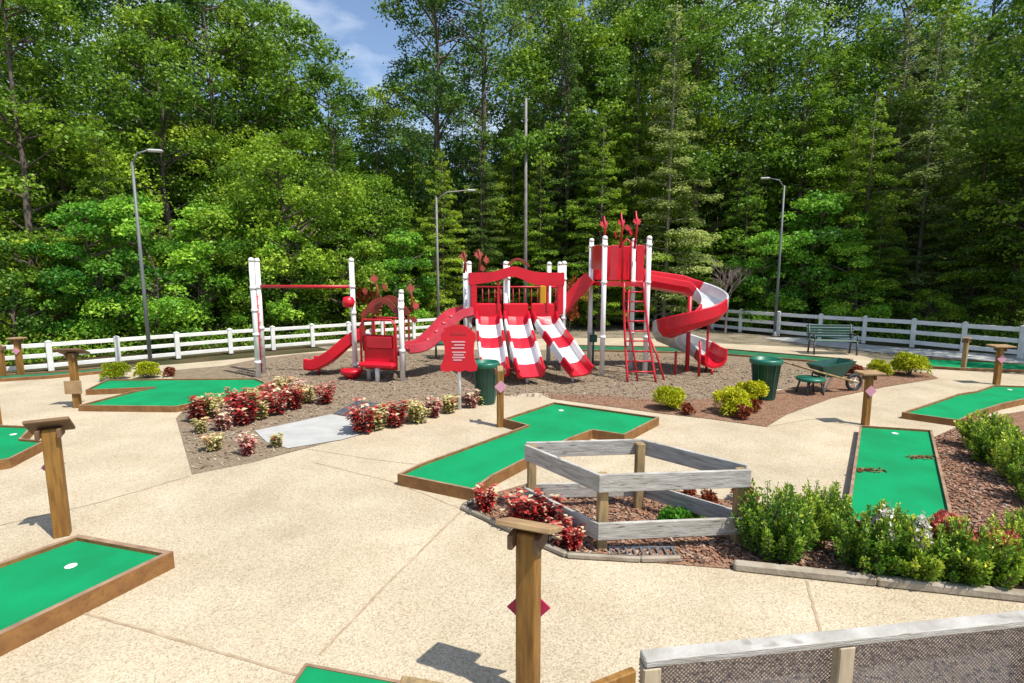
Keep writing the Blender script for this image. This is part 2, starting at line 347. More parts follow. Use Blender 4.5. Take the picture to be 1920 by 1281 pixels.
def layered(seed, H, R, base, m, bark='bark', nb=70, dens=150, leaf=.12, trunk_r=.14, droop=.18, pw=.75, thick=.06):
    rs = np.random.RandomState(seed); tr = MB()
    bx = rs.normal(0, .05, 2)
    tr.tube([(0, 0, 0), (bx[0], bx[1], H*.5), (bx[0]*1.5, bx[1]*1.5, H)], [trunk_r, trunk_r*.6, .015], 8)
    Cs = []; Ds = []; Ns = []; Vs = []; Ls = []
    for k in range(nb):
        h = (k+rs.uniform(0, 1))/nb; z = base+(H-base)*h
        Lb = R*((1-h)**pw*.93+.07)*rs.uniform(.65, 1.12)*(min(1, .55+h*2.2))
        a = k*2.399+rs.normal(0, .35); dx = np.array([math.cos(a), math.sin(a), 0]); sx = np.array([-math.sin(a), math.cos(a), 0])
        rise = rs.uniform(.02, .22)+.35*h**3
        p1 = Vector((dx[0]*Lb*.5, dx[1]*Lb*.5, z+rise*Lb*.5)); p2 = Vector((dx[0]*Lb*.97, dx[1]*Lb*.97, z+rise*Lb-droop*Lb*.8))
        tr.tube([(0, 0, z), p1, p2], [.03, .02, .006], 4, caps=False)
        n = int(dens*Lb*Lb*.62)+25
        t = rs.uniform(.08, 1, n)**.72
        nsub = 5; sub = rs.randint(0, nsub*2, n)
        wmax = Lb*.36*(np.sin(math.pi*np.clip(t, .08, .97))**.6)
        s = rs.uniform(-1, 1, n)*wmax
        zz = z+rise*Lb*t-droop*Lb*t**2.4+rs.normal(0, thick, n)-np.abs(s)*.16+.06*np.sin(t*14+k)
        C = dx*(Lb*t)[:, None]+sx*s[:, None]; C[:, 2] = zz
        Cs.append(C); N = unit(rs, n)*.55; N[:, 2] += .8; Ns.append(N)
        sg = np.sign(s)[:, None]; Ds.append(dx*.7+sx*sg*.8+unit(rs, n)*.35-np.array([0, 0, .2]))
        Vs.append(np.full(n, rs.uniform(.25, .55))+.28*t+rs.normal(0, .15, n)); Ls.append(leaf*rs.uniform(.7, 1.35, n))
    Lh = np.concatenate(Ls)
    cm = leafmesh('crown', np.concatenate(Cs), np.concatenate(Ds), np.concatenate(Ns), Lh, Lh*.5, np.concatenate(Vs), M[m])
    return tr, cm, M[bark]
def make_tree(name, spec):
    tr, cm, bk = spec
    root = thing(name, None, 'tree')
    tr.build('trunk', bk, root); link(cm, 'crown', root)
    return root
def blob_bush(seed, R, H, m, n=2600, leaf=.07, nstem=7, spiky=0, flowers=None, name='foliage', lumps=10, aspect=.55, ns_leaf=1):
    """shrub: stems and leaf clusters; returns (stems MB, leaf mesh)"""
    rs = np.random.RandomState(seed); st = MB(); Cs = []; Ds = []; Ns = []; Vs = []
    for k in range(nstem):
        a = k*2.4+rs.uniform(0, .5); r = R*rs.uniform(.15, .6)
        st.tube([(0.02*math.cos(a), .02*math.sin(a), 0), (r*.6*math.cos(a), r*.6*math.sin(a), H*.4), (r*math.cos(a), r*math.sin(a), H*.75)], [.012, .009, .004], 4, caps=False)
    if spiky:
        for k in range(spiky):
            a = rs.uniform(0, 2*math.pi); r = R*math.sqrt(rs.uniform(0, 1)); hh = H*(1-.42*(r/R)**2)*rs.uniform(.62, 1.16)
            tip = np.array([r*math.cos(a)*1.05, r*math.sin(a)*1.05, hh]); b0 = np.array([tip[0]*.45, tip[1]*.45, 0])
            nn = int(n/spiky); t = rs.uniform(.22, 1.0, nn)
            ax = (tip-b0); ax /= np.linalg.norm(ax)
            q = unit(rs, nn); rr = .052*(1.15-.75*t**2)
            C = b0+(tip-b0)*t[:, None]+q*rr[:, None]
            Cs.append(C); Ds.append(q*.8+ax*.9); Ns.append(unit(rs, nn)*.5+ax*.6+q*.2); Vs.append(rs.uniform(.25, .6)+.3*t**3+rs.normal(0, .15, nn))
            st.tube([b0, b0*.4+tip*.6, tip], [.007, .005, .002], 4, caps=False)
    else:
        for k in range(lumps):
            a = rs.uniform(0, 2*math.pi); r = R*.62*math.sqrt(rs.uniform(0, 1)); z = H*rs.uniform(.22, .78)*(1-.25*(r/R))
            cr = R*rs.uniform(.32, .5); nn = int(n/lumps); q = unit(rs, nn); q[:, 2] = np.where(q[:, 2] < -.4, -q[:, 2], q[:, 2])
            C = np.array([r*math.cos(a), r*math.sin(a), z])+q*cr*rs.uniform(.4, 1, (nn, 1))**.5*np.array([1, 1, .85*H/(2*R)+.3])
            C[:, 2] = np.maximum(C[:, 2], .02)
            Cs.append(C); Ds.append(q*.7+unit(rs, nn)*.5+np.array([0, 0, .25])); Ns.append(q*.5+unit(rs, nn)*.5+np.array([0, 0, .5])); Vs.append(rs.uniform(.3, .65)+rs.normal(0, .17, nn))
    C = np.concatenate(Cs); n2 = len(C); Lh = leaf*rs.uniform(.65, 1.35, n2)
    return st, leafmesh(name, C, np.concatenate(Ds), np.concatenate(Ns), Lh, Lh*aspect, np.concatenate(Vs), M[m])
def coleus(seed, R, H, m, n=230, leaf=.085):
    """rosettes of broad pointed leaves in tiers up a few stems"""
    rs = np.random.RandomState(seed); st = MB(); C = []; D = []; N = []; V = []
    stems = [(rs.uniform(-.85, .85)*R, rs.uniform(-.85, .85)*R, H*rs.uniform(.55, 1.0)) for _ in range(14)]
    for (x, y, h) in stems:
        st.tube([(x*.3, y*.3, 0), (x, y, h)], [.008, .004], 4, caps=False)
        base = rs.uniform(.25, .75)
        for tier in range(6):
            z = h*(.18+.82*tier/5); k4 = 5
            for k in range(k4):
                a = tier*.8+k*2*math.pi/k4+rs.normal(0, .25); rr = leaf*.6*(1.25-.5*tier/6)
                C.append((x*(.3+.7*z/h)+math.cos(a)*rr, y*(.3+.7*z/h)+math.sin(a)*rr, z+rs.normal(0, .012)))
                D.append((math.cos(a), math.sin(a), .35-.5*rs.uniform()))
                N.append((math.cos(a)*-.3+rs.normal(0, .2), math.sin(a)*-.3+rs.normal(0, .2), 1)); V.append(base+rs.normal(0, .22)+(.15 if tier > 4 else 0))
    C = np.array(C); n2 = len(C); Lh = leaf*rs.uniform(.8, 1.35, n2)
    return st, leafmesh('foliage', C, np.array(D), np.array(N), Lh, Lh*.62, np.array(V), M[m])

# ================================================================= GROUND
def ground_h(x, y):
    # flat plaza, low bank behind the right-hand fence, wooded slope behind everything
    d = max(0.0, y-30-.25*max(0, -x))
    return -.03 + min(9, .22*d)
mb = MB(); nx, ny = 61, 61
xs = [-160+320*i/(nx-1) for i in range(nx)]; ys = [-30+190*j/(ny-1) for j in range(ny)]
mb.add([(x, y, ground_h(x, y)) for y in ys for x in xs], [(j*nx+i, j*nx+i+1, (j+1)*nx+i+1, (j+1)*nx+i) for j in range(ny-1) for i in range(nx-1)], 0, True)
tag(mb.build('ground', M['forest']), kind='structure')
def sheet(name, px, z, m, world=False):
    pts = px if world else [G(u, v) for u, v in px]
    a = sum(pts[i][0]*pts[(i+1) % len(pts)][1]-pts[(i+1) % len(pts)][0]*pts[i][1] for i in range(len(pts)))
    if a < 0: pts = pts[::-1]
    b = MB(); b.add([(p[0], p[1], z) for p in pts], [tuple(range(len(pts)))])
    return tag(b.build(name, m), kind='structure')
# gravelly bank between the back path and the fence
sheet('bank', [(560, 640), (840, 616), (900, 600), (1075, 605), (1290, 614), (1390, 624), (1540, 640), (1715, 660), (1920, 690), (2500, 740), (2500, 800), (1900, 720), (1300, 690), (700, 680)], -.012, M['bank'])
sheet('grass_verge', [(-500, 745), (90, 700), (400, 678), (700, 652), (860, 630), (860, 665), (500, 690), (250, 705), (-500, 760)], -.008, M['turf_old'])
# the plaza
pl = [G(u, v) for u, v in [(-700, 760), (-60, 706), (100, 704), (230, 690), (330, 683), (480, 670), (640, 655), (760, 647), (900, 640), (1060, 634), (1200, 634), (1330, 643), (1515, 652), (1620, 668), (1700, 690), (1800, 695), (1920, 703), (2300, 720), (2900, 760)]]
pl += [Vector((22, 2, 0)), Vector((14, -6, 0)), Vector((-14, -6, 0))]
sheet('concrete_path', pl, 0, M['concrete'], True)
sheet('back_path', [(1430, 634), (1500, 632), (1640, 648), (1920, 668), (2300, 690), (2300, 702), (1920, 682), (1640, 660), (1500, 644)], .002, M['slab'])
sheet('playground_surface', [(318, 762), (345, 768), (330, 785), (360, 890), (470, 868), (570, 842), (700, 809), (880, 762), (930, 742), (1010, 736), (1140, 745), (1260, 757), (1400, 740), (1560, 712), (1630, 698), (1560, 686), (1480, 675), (1330, 664), (1200, 659), (1060, 656), (900, 656), (700, 656), (560, 664), (480, 674), (420, 686), (300, 697), (330, 712), (480, 712), (470, 735), (400, 745)], .005, M['mulch'])
sheet('flower_bed', [(1015, 738), (1034, 748), (1240, 776), (1330, 786), (1437, 801), (1475, 778), (1560, 747), (1660, 726), (1760, 710), (1740, 700), (1610, 688), (1570, 705), (1440, 738), (1330, 748), (1240, 752), (1130, 742)], .009, M['redmulch'])
sheet('walkway_slab', [(478, 809), (620, 778), (668, 786), (725, 802), (640, 826), (540, 842), (500, 830)], .013, M['slab'])
sheet('ramp_shadow', [(625, 776), (670, 753), (712, 757), (668, 786)], .017, M['mat'])  # dark sheet painting the shadow of the sloping ramp onto the ground
sheet('shrub_bed', [(868, 955), (1000, 1018), (1060, 1046), (1200, 1054), (1375, 1068), (1920, 1126), (2500, 1190), (2500, 760), (1960, 765), (1826, 786), (1752, 820), (1750, 960), (1595, 960), (1480, 952), (1340, 935), (1240, 912), (1100, 905), (985, 908), (910, 930)], .006, M['redmulch'])
sheet('pen_bed', [(1240, 1250), (2100, 1150), (2600, 1500), (1900, 3000), (1100, 3000)], .006, M['penmulch'])
# control joints in the paving
def polystrip(b, pts, w, z):
    for i in range(len(pts)-1):
        a, c = pts[i], pts[i+1]; d = (c-a).normalized(); s = Vector((-d.y, d.x, 0))*w/2
        b.add([(a+s).to_tuple()[:2]+(z,), (a-s).to_tuple()[:2]+(z,), (c-s).to_tuple()[:2]+(z,), (c+s).to_tuple()[:2]+(z,)], [(0, 1, 2, 3)])
b = MB()
def jit(pts, n=10):
    out = []
    for i in range(len(pts)-1):
        for k in range(n): out.append(pts[i].lerp(pts[i+1], k/n)+Vector((rnd.uniform(-.006, .006), rnd.uniform(-.006, .006), 0)))
    return out+[pts[-1]]
for line, w_ in ([(-300, 1065), (0, 985), (180, 944), (356, 893)], .022), ([(150, 1148), (545, 1262), (760, 1330)], .02), ([(600, 1228), (700, 1122), (868, 956)], .022), ([(1512, 1088), (1537, 1178), (1560, 1260)], .022), ([(590, 868), (740, 905), (868, 956)], .012), ([(1437, 801), (1520, 786), (1618, 800)], .02), ([(575, 842), (700, 862), (790, 872)], .010), ([(1240, 1600), (870, 1250), (600, 1228)], .001):
    if w_ > .005: polystrip(b, jit([G(u, v) for u, v in line]), w_, .0035)
tag(b.build('path_joints', M['joint']), kind='structure')

# ================================================================= PUTTING LANES
def offset_poly(pts, d):
    n = len(pts); out = []
    ar = sum(pts[i].x*pts[(i+1) % n].y-pts[(i+1) % n].x*pts[i].y for i in range(n)); sg = 1 if ar > 0 else -1
    for i in range(n):
        p0, p1, p2 = pts[i-1], pts[i], pts[(i+1) % n]
        e1 = (p1-p0).normalized(); e2 = (p2-p1).normalized()
        n1 = Vector((-e1.y, e1.x, 0))*sg; n2 = Vector((-e2.y, e2.x, 0))*sg
        bs = (n1+n2); k = bs.length
        bs = bs.normalized()*min(d/max(.35, bs.normalized().dot(n1)), d*2.5) if k > 1e-3 else n1*d
        out.append(p1+bs)
    return out
def lane(px, label, z=.14, bw=.032, cup=None, tm='turf', extra=None, drop=.035):
    outer = [G(u, v, z) for u, v in px]
    for p in outer: p.z = 0
    c = sum(outer, Vector())/len(outer)
    root = thing('putting_green', label, 'putting green', c, 0, 'mini golf putting greens')
    o2 = [p-c for p in outer]; i2 = offset_poly(o2, bw)
    b = MB(); n = len(i2); b.prism([(p.x, p.y) for p in i2], z*.3, z-drop); b.build('turf', M[tm], root)
    for i in range(n):
        a, bb, cc, dd = o2[i], o2[(i+1) % n], i2[(i+1) % n], i2[i]
        q = MB(); zz = z+.0015*(i % 2)
        vs = []
        e = (bb-a).normalized()
        for (p, k) in ((a, 0), (bb, 0), (cc, 0), (dd, 0)): vs.append((p.x, p.y, .001))
        for (p, k) in ((a, 0), (bb, 0), (cc, 0), (dd, 0)): vs.append((p.x, p.y, zz))
        ar = (bb-a).cross(dd-a).z
        fs = [(0, 3, 2, 1), (4, 5, 6, 7), (0, 1, 5, 4), (1, 2, 6, 5), (2, 3, 7, 6), (3, 0, 4, 7)]
        if ar < 0: fs = [f[::-1] for f in fs]
        q.add(vs, fs); q.m = [0, 1, 0, 0, 0, 0]
        q.build('border_board', [M['timber'], M['edge']], root)
    if cup:
        cpos = G(cup[0], cup[1], z-drop)-c; q = MB()
        q.lathe((cpos.x, cpos.y, z-drop+.002), [(.046, 0), (.046, .004), (.036, .006), (.0001, .006)], 18)
        co = q.build('cup', M['cup'], root); MB().lathe((cpos.x, cpos.y, z-drop+.0075), [(.030, 0), (.0001, 0.0001)], 16).build('hole', M['dark'], co)  # flat black disc paints the shade inside the cup
    return root, c
lane([(325, 1034), (148, 1002), (-40, 1068), (-420, 1215), (-420, 1395), (0, 1190)], 'wide putting green at the lower left with a white cup, in a brown timber border', .16, .05, (133, 1062))
lane([(-120, 792), (62, 799), (40, 822), (86, 826), (18, 860), (-120, 880)], 'small putting green cut by the left edge of the photo, beyond the tilted marker post', cup=(25, 815))
lane([(200, 711), (480, 709), (500, 718), (455, 737), (330, 762), (146, 760), (250, 733), (285, 726), (160, 731)], 'forked putting green behind the red and cream flower bed', .12, cup=(283, 727))
lane([(745, 889), (888, 918), (925, 891), (984, 861), (1073, 820), (1111, 806), (1171, 815), (1236, 782), (1038, 754), (943, 785), (988, 797), (790, 868)], 'dogleg T-shaped putting green in the middle, behind the four-sided wooden pen', .15, cup=(1052, 770))
root, c5 = lane([(1612, 797), (1748, 806), (1786, 962), (1762, 986), (1690, 1010), (1586, 968)], 'straight tapering putting green running up to the green shrubs at right', .13, cup=(1678, 813))
lr = np.random.RandomState(77); M['litter'] = leafmat('leaf_litter', [(0, g(.06, .02, .01)), (.5, g(.16, .06, .025)), (1, g(.30, .16, .07))], .1, objvar=.02)
for (u, v, du) in ((1628, 882, 30), (1733, 858, 34)):
    a = G(u, v, .10)-c5; n_ = 90; q_ = np.clip(lr.normal(size=(n_, 2)), -1.5, 1.5)*np.array([.13, .045])
    C_ = np.stack([np.clip(a.x+q_[:, 0]+(.0 if u < 1700 else -.03), a.x-.5, a.x+.5), a.y+q_[:, 1], np.full(n_, .1005)+lr.uniform(0, .012, n_)], 1)
    N_ = unit(lr, n_)*.25; N_[:, 2] += 1; D_ = unit(lr, n_); D_[:, 2] *= .1
    link(leafmesh('leaf_litter', C_, D_, N_, lr.uniform(.03, .06, n_), lr.uniform(.02, .035, n_), lr.uniform(0, 1, n_), M['litter']), 'leaf_litter', root)
lane([(1691, 773), (1800, 788), (1835, 771), (1880, 757), (1975, 737), (1950, 725), (1862, 722), (1830, 733), (1796, 738), (1752, 753)], 'putting green with stepped sides at the right edge, above the red mulch bed', .12, cup=(1893, 731))
lane([(573, 1243), (752, 1276), (700, 1500), (420, 1460)], 'putting green whose far corner pokes in at the bottom edge of the photo', .16, .022, drop=.006)
lane([(1060, 646), (1330, 651), (1600, 673), (1588, 681), (1330, 661), (1060, 655)], 'long faded green lane curving behind the playground towards the bench', .06, .05, tm='turf_old')
lane([(1690, 669), (1800, 674), (1960, 684), (1990, 696), (1800, 690), (1668, 681)], 'flat green lane between the back fence and the yellow-green bush at right', .06, .06, tm='turf')
lane([(-80, 706), (100, 696), (190, 688), (215, 693), (100, 704), (-80, 715)], 'dull green lane running along the white fence at the far left', .08, .06, tm='turf_old')
# a border board end showing at the bottom edge
q = MB(); a = G(752, 1284, .1); bb = G(872, 1306, .1); q.beam((a.x, a.y, .08), (bb.x, bb.y, .08), .06, .14, bev=.01)
tag(q.build('timber_board', M['brownpost']), 'short brown timber board lying beside the bottom-edge putting green', 'timber board')

# ================================================================= LANDSCAPE EDGING
def log(pts, label, w=.09, h=.08, m='greywood'):
    ps = [G(u, v) for u, v in pts]; q = MB()
    for i in range(len(ps)-1):
        a = ps[i]+Vector((0, 0, h/2)); bb = ps[i+1]+Vector((0, 0, h/2+.002*(i % 2))); q.beam(a, bb, w, h, bev=.015)
    return tag(q.build('landscape_timber', M[m]), label, 'edging timber', 'low timbers edging the beds')
M['edging'] = mat('grey_edging_timber', (.36, .31, .24), .9, (.22, .18, .13), 5, 6, bump=.4, bscale=25)
log([(866, 955), (1000, 1018), (1062, 1046), (1200, 1054), (1275, 1053)], 'grey edging timber around the corner bed under the wooden pen', .05, .06, 'edging')
log([(1375, 1067), (1640, 1096), (1990, 1134)], 'long grey edging timber in front of the green shrubs at right', .085, .08, 'edging')
log([(866, 953), (905, 934)], 'short edging timber at the tip of the corner bed', .05, .05, 'edging')

# ================================================================= MARKER POSTS
def marker(u, v, h, label, yaw=0, tilt=0, bw=.42, bd=.30, pw=.115, diamond=None, plate=None, pic=False, side=0, bm='board', pm='post', dz=.45):
    base = G(u, v); root = thing('marker_post', label, 'marker post', base, 0, 'wooden hole marker posts')
    MB().box((0, 0, (h-.03)/2), (pw, pw, h-.03), rz=yaw, bev=.008).build('post', M[pm], root)
    R = Matrix.Rotation(yaw, 3, 'Z') @ Matrix.Rotation(tilt, 3, 'X')
    top = Vector((0, 0, h))
    for s in (-1, 1): br = MB(); br.box(top+R @ Vector((0, 0, -.045))+Matrix.Rotation(yaw, 3, 'Z') @ Vector((s*(pw/2+.018), 0, -.03)), (.034, pw*1.5, .09), rz=yaw, bev=.004); br.build('bracket', M['darkboard'], root)
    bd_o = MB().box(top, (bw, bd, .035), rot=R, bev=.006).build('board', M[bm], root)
    if pic:
        n = R @ Vector((0, 0, 1))
        MB().box(top+R @ Vector((-bw*.32, .01, .021)), (bw*.26, bd*.84, .006), rot=R).build('title_strip', M['signface'], bd_o)
        MB().box(top+R @ Vector((bw*.13, .01, .022)), (bw*.62, bd*.88, .007), rot=R).build('berry_picture', M['berry'], bd_o)
    if diamond:
        Rz = Matrix.Rotation(yaw+diamond[1], 3, 'Z'); s_ = diamond[0]
        off = Rz @ Vector((0, diamond[2]*(pw/2+.012), 0))
        MB().plate([(-s_, 0), (0, -s_), (s_, 0), (0, s_)], Vector((0, 0, dz))+off, Rz @ Vector((1, 0, 0)), (0, 0, 1), .012).build('diamond_plate', M[diamond[3]], root)
    if plate:
        Rz = Matrix.Rotation(yaw, 3, 'Z')
        MB().box(Vector((0, 0, plate))+Rz @ Vector((0, -(pw/2+.02), 0)), (.30, .03, .26), rz=yaw, bev=.006).build('number_board', M['board'], root)
    return root
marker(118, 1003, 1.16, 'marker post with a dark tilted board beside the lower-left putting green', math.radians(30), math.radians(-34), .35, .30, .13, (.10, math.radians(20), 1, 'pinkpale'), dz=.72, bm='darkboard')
marker(990, 1318, 1.18, 'tallest foreground marker post with its board tilted away and a crimson diamond', math.radians(-21), math.radians(-22), .345, .26, .125, (.135, math.radians(18), 1, 'pink'), dz=.60)
marker(938, 800, 1.02, 'marker post with a pale pink diamond beside the dogleg green and the green bin', math.radians(10), math.radians(60), .10, .10, .11, (.11, 0, -1, 'pinkpale'), dz=.72)
marker(1622, 797, .93, 'marker post with a pale board at the far end of the straight tapering green', math.radians(4), math.radians(3), .40, .26, .10, (.10, 0, -1, 'pinkpale'), dz=.62)
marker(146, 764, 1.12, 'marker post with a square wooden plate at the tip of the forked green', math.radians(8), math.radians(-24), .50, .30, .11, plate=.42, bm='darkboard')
marker(1868, 721, .92, 'marker post with a horizontal board behind the stepped green at far right', math.radians(-4), math.radians(2), .46, .30, .11, (.10, 0, -1, 'pinkpale'), dz=.62)
marker(1806, 693, .86, 'slim pale marker post by the flat green lane and back fence', math.radians(30), 0, .16, .16, .10, None, pm='brownpost')
marker(40, 706, .98, 'marker post with a flat pale board in front of the fence at far left', math.radians(5), 0, .34, .24, .11, (.09, 0, -1, 'pinkpale'), dz=.66)
marker(6, 708, .82, 'short brown post half cut off by the left edge, by the fence', math.radians(15), 0, .12, .12, .12)
marker(-6, 806, .95, 'pale orange post sliver at the left edge of the photo above the small green', 0, 0, .10, .10, .12)

# ================================================================= FOUR-SIDED WOODEN PEN
A_, B_, D_, E_ = Vector((.22, 5.70, 0)), Vector((1.44, 5.78, 0)), Vector((2.24, 5.0, 0)), Vector((.87, 4.88, 0))
root = thing('wooden_pen', 'four-sided weathered rail pen standing in the red mulch bed', 'wooden pen', (1.2, 5.3, 0))
ctr = Vector((1.2, 5.3, 0)); cn = [A_, B_, D_, E_]
for p in cn:
    MB().box((p-ctr)+Vector((0, 0, .385)), (.095, .095, .77), rz=.1, bev=.008).build('post', M['brownpost'], root)
for i, (p, q_) in enumerate(((A_, B_), (B_, D_), (D_, E_), (E_, A_))):
    d = (q_-p).normalized(); nrm = Vector((d.y, -d.x, 0))
    if nrm.dot((p+q_)/2-ctr) < 0: nrm = -nrm
    o_ = nrm*.068; ex = .06 if i in (0, 2) else .03
    for (zz, hh) in ((.70, .175), (.21, .17)):
        a = p-ctr-d*ex+o_+Vector((0, 0, zz+rnd.uniform(-.006, .006))); bb = q_-ctr+d*ex+o_+Vector((0, 0, zz+rnd.uniform(-.012, .012)))
        MB().beam(a, bb, .036, hh, bev=.005).build('rail', M['greywood'], root)
# drain grate under the front rail
gp = G(1205, 1040); q = MB()
for k in range(9): q.box((-.30+k*.075, 0, .02), (.02, .16, .02))
for k in (-1, 1): q.box((0, k*.09, .02), (.66, .02, .024))
og = q.build('drain_grate', M['mesh'], None, gp); tag(og, 'small metal grate on the ground under the front rail of the pen', 'drain grate')

# ================================================================= MESH-SIDED PEN (bottom right)
z1 = .98
pa = G(1205, 1228, z1); pb = G(1930, 1152, z1); pa.z = pb.z = 0
d = (pb-pa).normalized(); nn_ = Vector((-d.y, d.x, 0)); pb2 = pb+d*.6; Ln = (pb2-pa).length
root = thing('mesh_fence', 'grey-topped wooden fence panel with wire mesh at the bottom right corner', 'mesh fence', pa)
MB().beam(Vector((0, 0, z1-.02)), (pb2-pa)+Vector((0, 0, z1-.02)), .075, .04, bev=.006).build('top_rail', M['greywood'], root)
MB().beam(Vector((0, 0, z1-.055))+nn_*.02, (pb2-pa)+Vector((0, 0, z1-.055))+nn_*.02, .03, .03).build('under_rail', M['brownpost'], root)
for s in (.035, 1.0, 2.12):
    p = d*s+nn_*.0
    MB().box(p-nn_*.012+Vector((0, 0, (z1-.045)/2)), (.085, .05, z1-.045), rz=math.atan2(d.y, d.x), bev=.006).build('post', M['tanpost'], root)
q = MB(); mo = nn_*.036; st_ = .021; zt = z1-.05; zb = .1
k = -zt
ang = 1.0
while k < Ln:
    for sg in (1, -1):
        # diagonal wires clipped to the panel
        x0, y0 = (k, zb) if sg == 1 else (k+(zt-zb), zb); x1, y1 = (k+(zt-zb), zt) if sg == 1 else (k, zt)
        def clip(x0, y0, x1, y1):
            t0, t1 = 0., 1.; dx = x1-x0
            for lo, hi in ((0, Ln),):
                ta = (lo-x0)/dx; tb = (hi-x0)/dx
                t0 = max(t0, min(ta, tb)); t1 = min(t1, max(ta, tb))
            return t0, t1
        t0, t1 = clip(x0, y0, x1, y1)
        if t1-t0 > .02:
            P0 = d*(x0+(x1-x0)*t0)+Vector((0, 0, y0+(y1-y0)*t0))+mo; P1 = d*(x0+(x1-x0)*t1)+Vector((0, 0, y0+(y1-y0)*t1))+mo
            q.tube([P0, P1], .0024, 3, caps=False)
    k += st_
q.build('wire_mesh', M['mesh'], root)
pc = G(1120, 1280, z1-.05); pc.z = 0; dd_ = (pc-pa)
q = MB(); q.beam(Vector((0, 0, z1-.13))+dd_.normalized()*.045, dd_*1.9+Vector((0, 0, z1-.13)), .035, .16, bev=.005); q.build('side_board', M['post'], root)
MB().box(dd_*1.9+Vector((0, 0, .42)), (.08, .08, .84), bev=.006).build('post', M['brownpost'], root)

# ================================================================= WHITE RAIL FENCES
def rail_fence(pts, label, hf=1.0, spacing=1.25):
    o = pts[0].copy(); root = thing('rail_fence', label, 'fence', o)
    for i in range(len(pts)-1):
        a, bb = pts[i]-o, pts[i+1]-o; d_ = bb-a; Ld = d_.length; n = max(1, round(Ld/spacing))
        for (zc) in (.88, .53, .18):
            MB().beam(a+Vector((0, 0, zc*hf)), bb+Vector((0, 0, zc*hf)), .04, .14*hf, bev=.008).build('rail', M['vinyl'], root)
        for k in range(n+(1 if i == len(pts)-2 else 0)):
            p = a+d_*(k/n); q = MB(); q.box(p+Vector((0, 0, hf*.485)), (.125, .125, .97*hf), rz=math.atan2(d_.y, d_.x), bev=.01)
            q.lathe(p+Vector((0, 0, .97*hf)), [(.1, 0), (.1, .015), (.0001, .06)], 4, smooth=False)
            q.build('post', M['vinyl'], root)
def GT(u, v, z):
    p = G(u, v, z); p.z = 0; return p
rail_fence([GT(-260, 661, .8), GT(90, 640, .8), GT(430, 617, .8), GT(830, 594, .8)], 'sunlit white three-rail fence on the left of the playground', .8, 1.4)
rail_fence([GT(838, 557, 1.0), GT(1075, 563, 1.0), GT(1290, 573, 1.0), GT(1390, 580, 1.0), GT(1540, 589, 1.0), GT(1715, 598, 1.0), GT(1920, 611, 1.0), GT(2300, 640, 1.0)], 'shaded white three-rail fence along the woods on the right', 1.0, 1.75)

# ================================================================= LAMP POLES
def lamp_pole(u, v, ztop, arm, label, r=.052, m='pole', base=None):
    p = base if base is not None else G(u, v); root = thing('lamp_pole', label, 'lamp pole', p, 0, 'tall light poles at the edge of the playground')
    MB().tube([(0, 0, 0), (0, 0, ztop*.5), (0, 0, ztop)], [r, r*.85, r*.62], 10).build('pole', M[m], root)
    MB().lathe((0, 0, 0), [(r*2.2, 0), (r*2.2, .04), (r*1.2, .10), (r*1.05, .2)], 12).build('base', M[m], root)
    if arm:
        a = Vector(arm); MB().tube([(0, 0, ztop-.1), Vector((a.x*.35, a.y*.35, ztop+a.z*.7)), Vector((a.x, a.y, ztop+a.z))], [.028, .024, .02], 7).build('arm', M[m], root)
        dr = Vector((a.x, a.y, 0)).normalized()
        q = MB(); q.box(Vector((a.x, a.y, ztop+a.z))+dr*.16, (.36, .13, .07), rz=math.atan2(a.y, a.x), bev=.03); q.build('lamp_head', M['lamp'], root)
lamp_pole(284, 700, 5.35, (.35, .1, .30), 'dark light pole behind the two round bushes at left')
lamp_pole(1452, 631, 5.95, (-.55, .1, .30), 'light pole with a bent arm by the right-hand fence', .056)
lamp_pole(0, 0, 5.5, (1.2, .2, .3), 'thin grey light pole at the edge of the woods above the curved climber', .06, 'palepole', Vector((-2.97, 21.5, 0)))
lamp_pole(0, 0, 9.7, None, 'tallest pale pole behind the triple slide', .085, 'palepole', Vector((.58, 23.2, 0)))
vr = np.random.RandomState(3); vd = unit(vr, 900); vme = leafmesh('vine', vd*vr.uniform(.3, 1, (900, 1))*np.array([.85, .6, .45])*(1+.6*np.sin(vd[:, 0:1]*7+vd[:, 2:3]*5))+np.array([0, 0, 7.9]), unit(vr, 900), vd+unit(vr, 900)*.5+np.array([0, 0, .4]), vr.uniform(.12, .2, 900), vr.uniform(.07, .12, 900), vr.uniform(.2, .8, 900), M['leaf_mid'])
link(vme, 'vine', [o for o in bpy.data.objects if o.name.startswith('lamp_pole') and o.parent is None][-1])

# ================================================================= PLAYGROUND
PG = thing('playground_structure', 'red and white play structure with triple striped slide, tower and spiral slide', 'playground structure', (0, 13.5, 0))
OFF = Vector((0, 13.5, 0))
def pp(v): return Vector(v)-OFF
def pbuild(b, name, m, parent=None):
    return b.build(name, m, parent or PG, OFF*-1) if (parent is None or parent is PG) else b.build(name, m, parent)
def pgpost(x, y, h, r=.062, m='ppost'):
    q = MB(); q.tube([(x, y, 0), (x, y, h)], r, 14); o = pbuild(q, 'post', M[m])
    q = MB(); q.lathe((x, y, h), [(r*1.12, -.03), (r*1.12, .02), (r*.7, .06), (.0001, .07)], 14)
    o2 = pbuild(q, 'cap', M[m], o)
    return o
def ring(o, x, y, zs, r=.078, m='ppost'):
    for z in zs:
        q = MB(); q.lathe((x, y, z), [(r, -.035), (r, .035)], 14); pbuild(q, 'clamp', M[m], o)
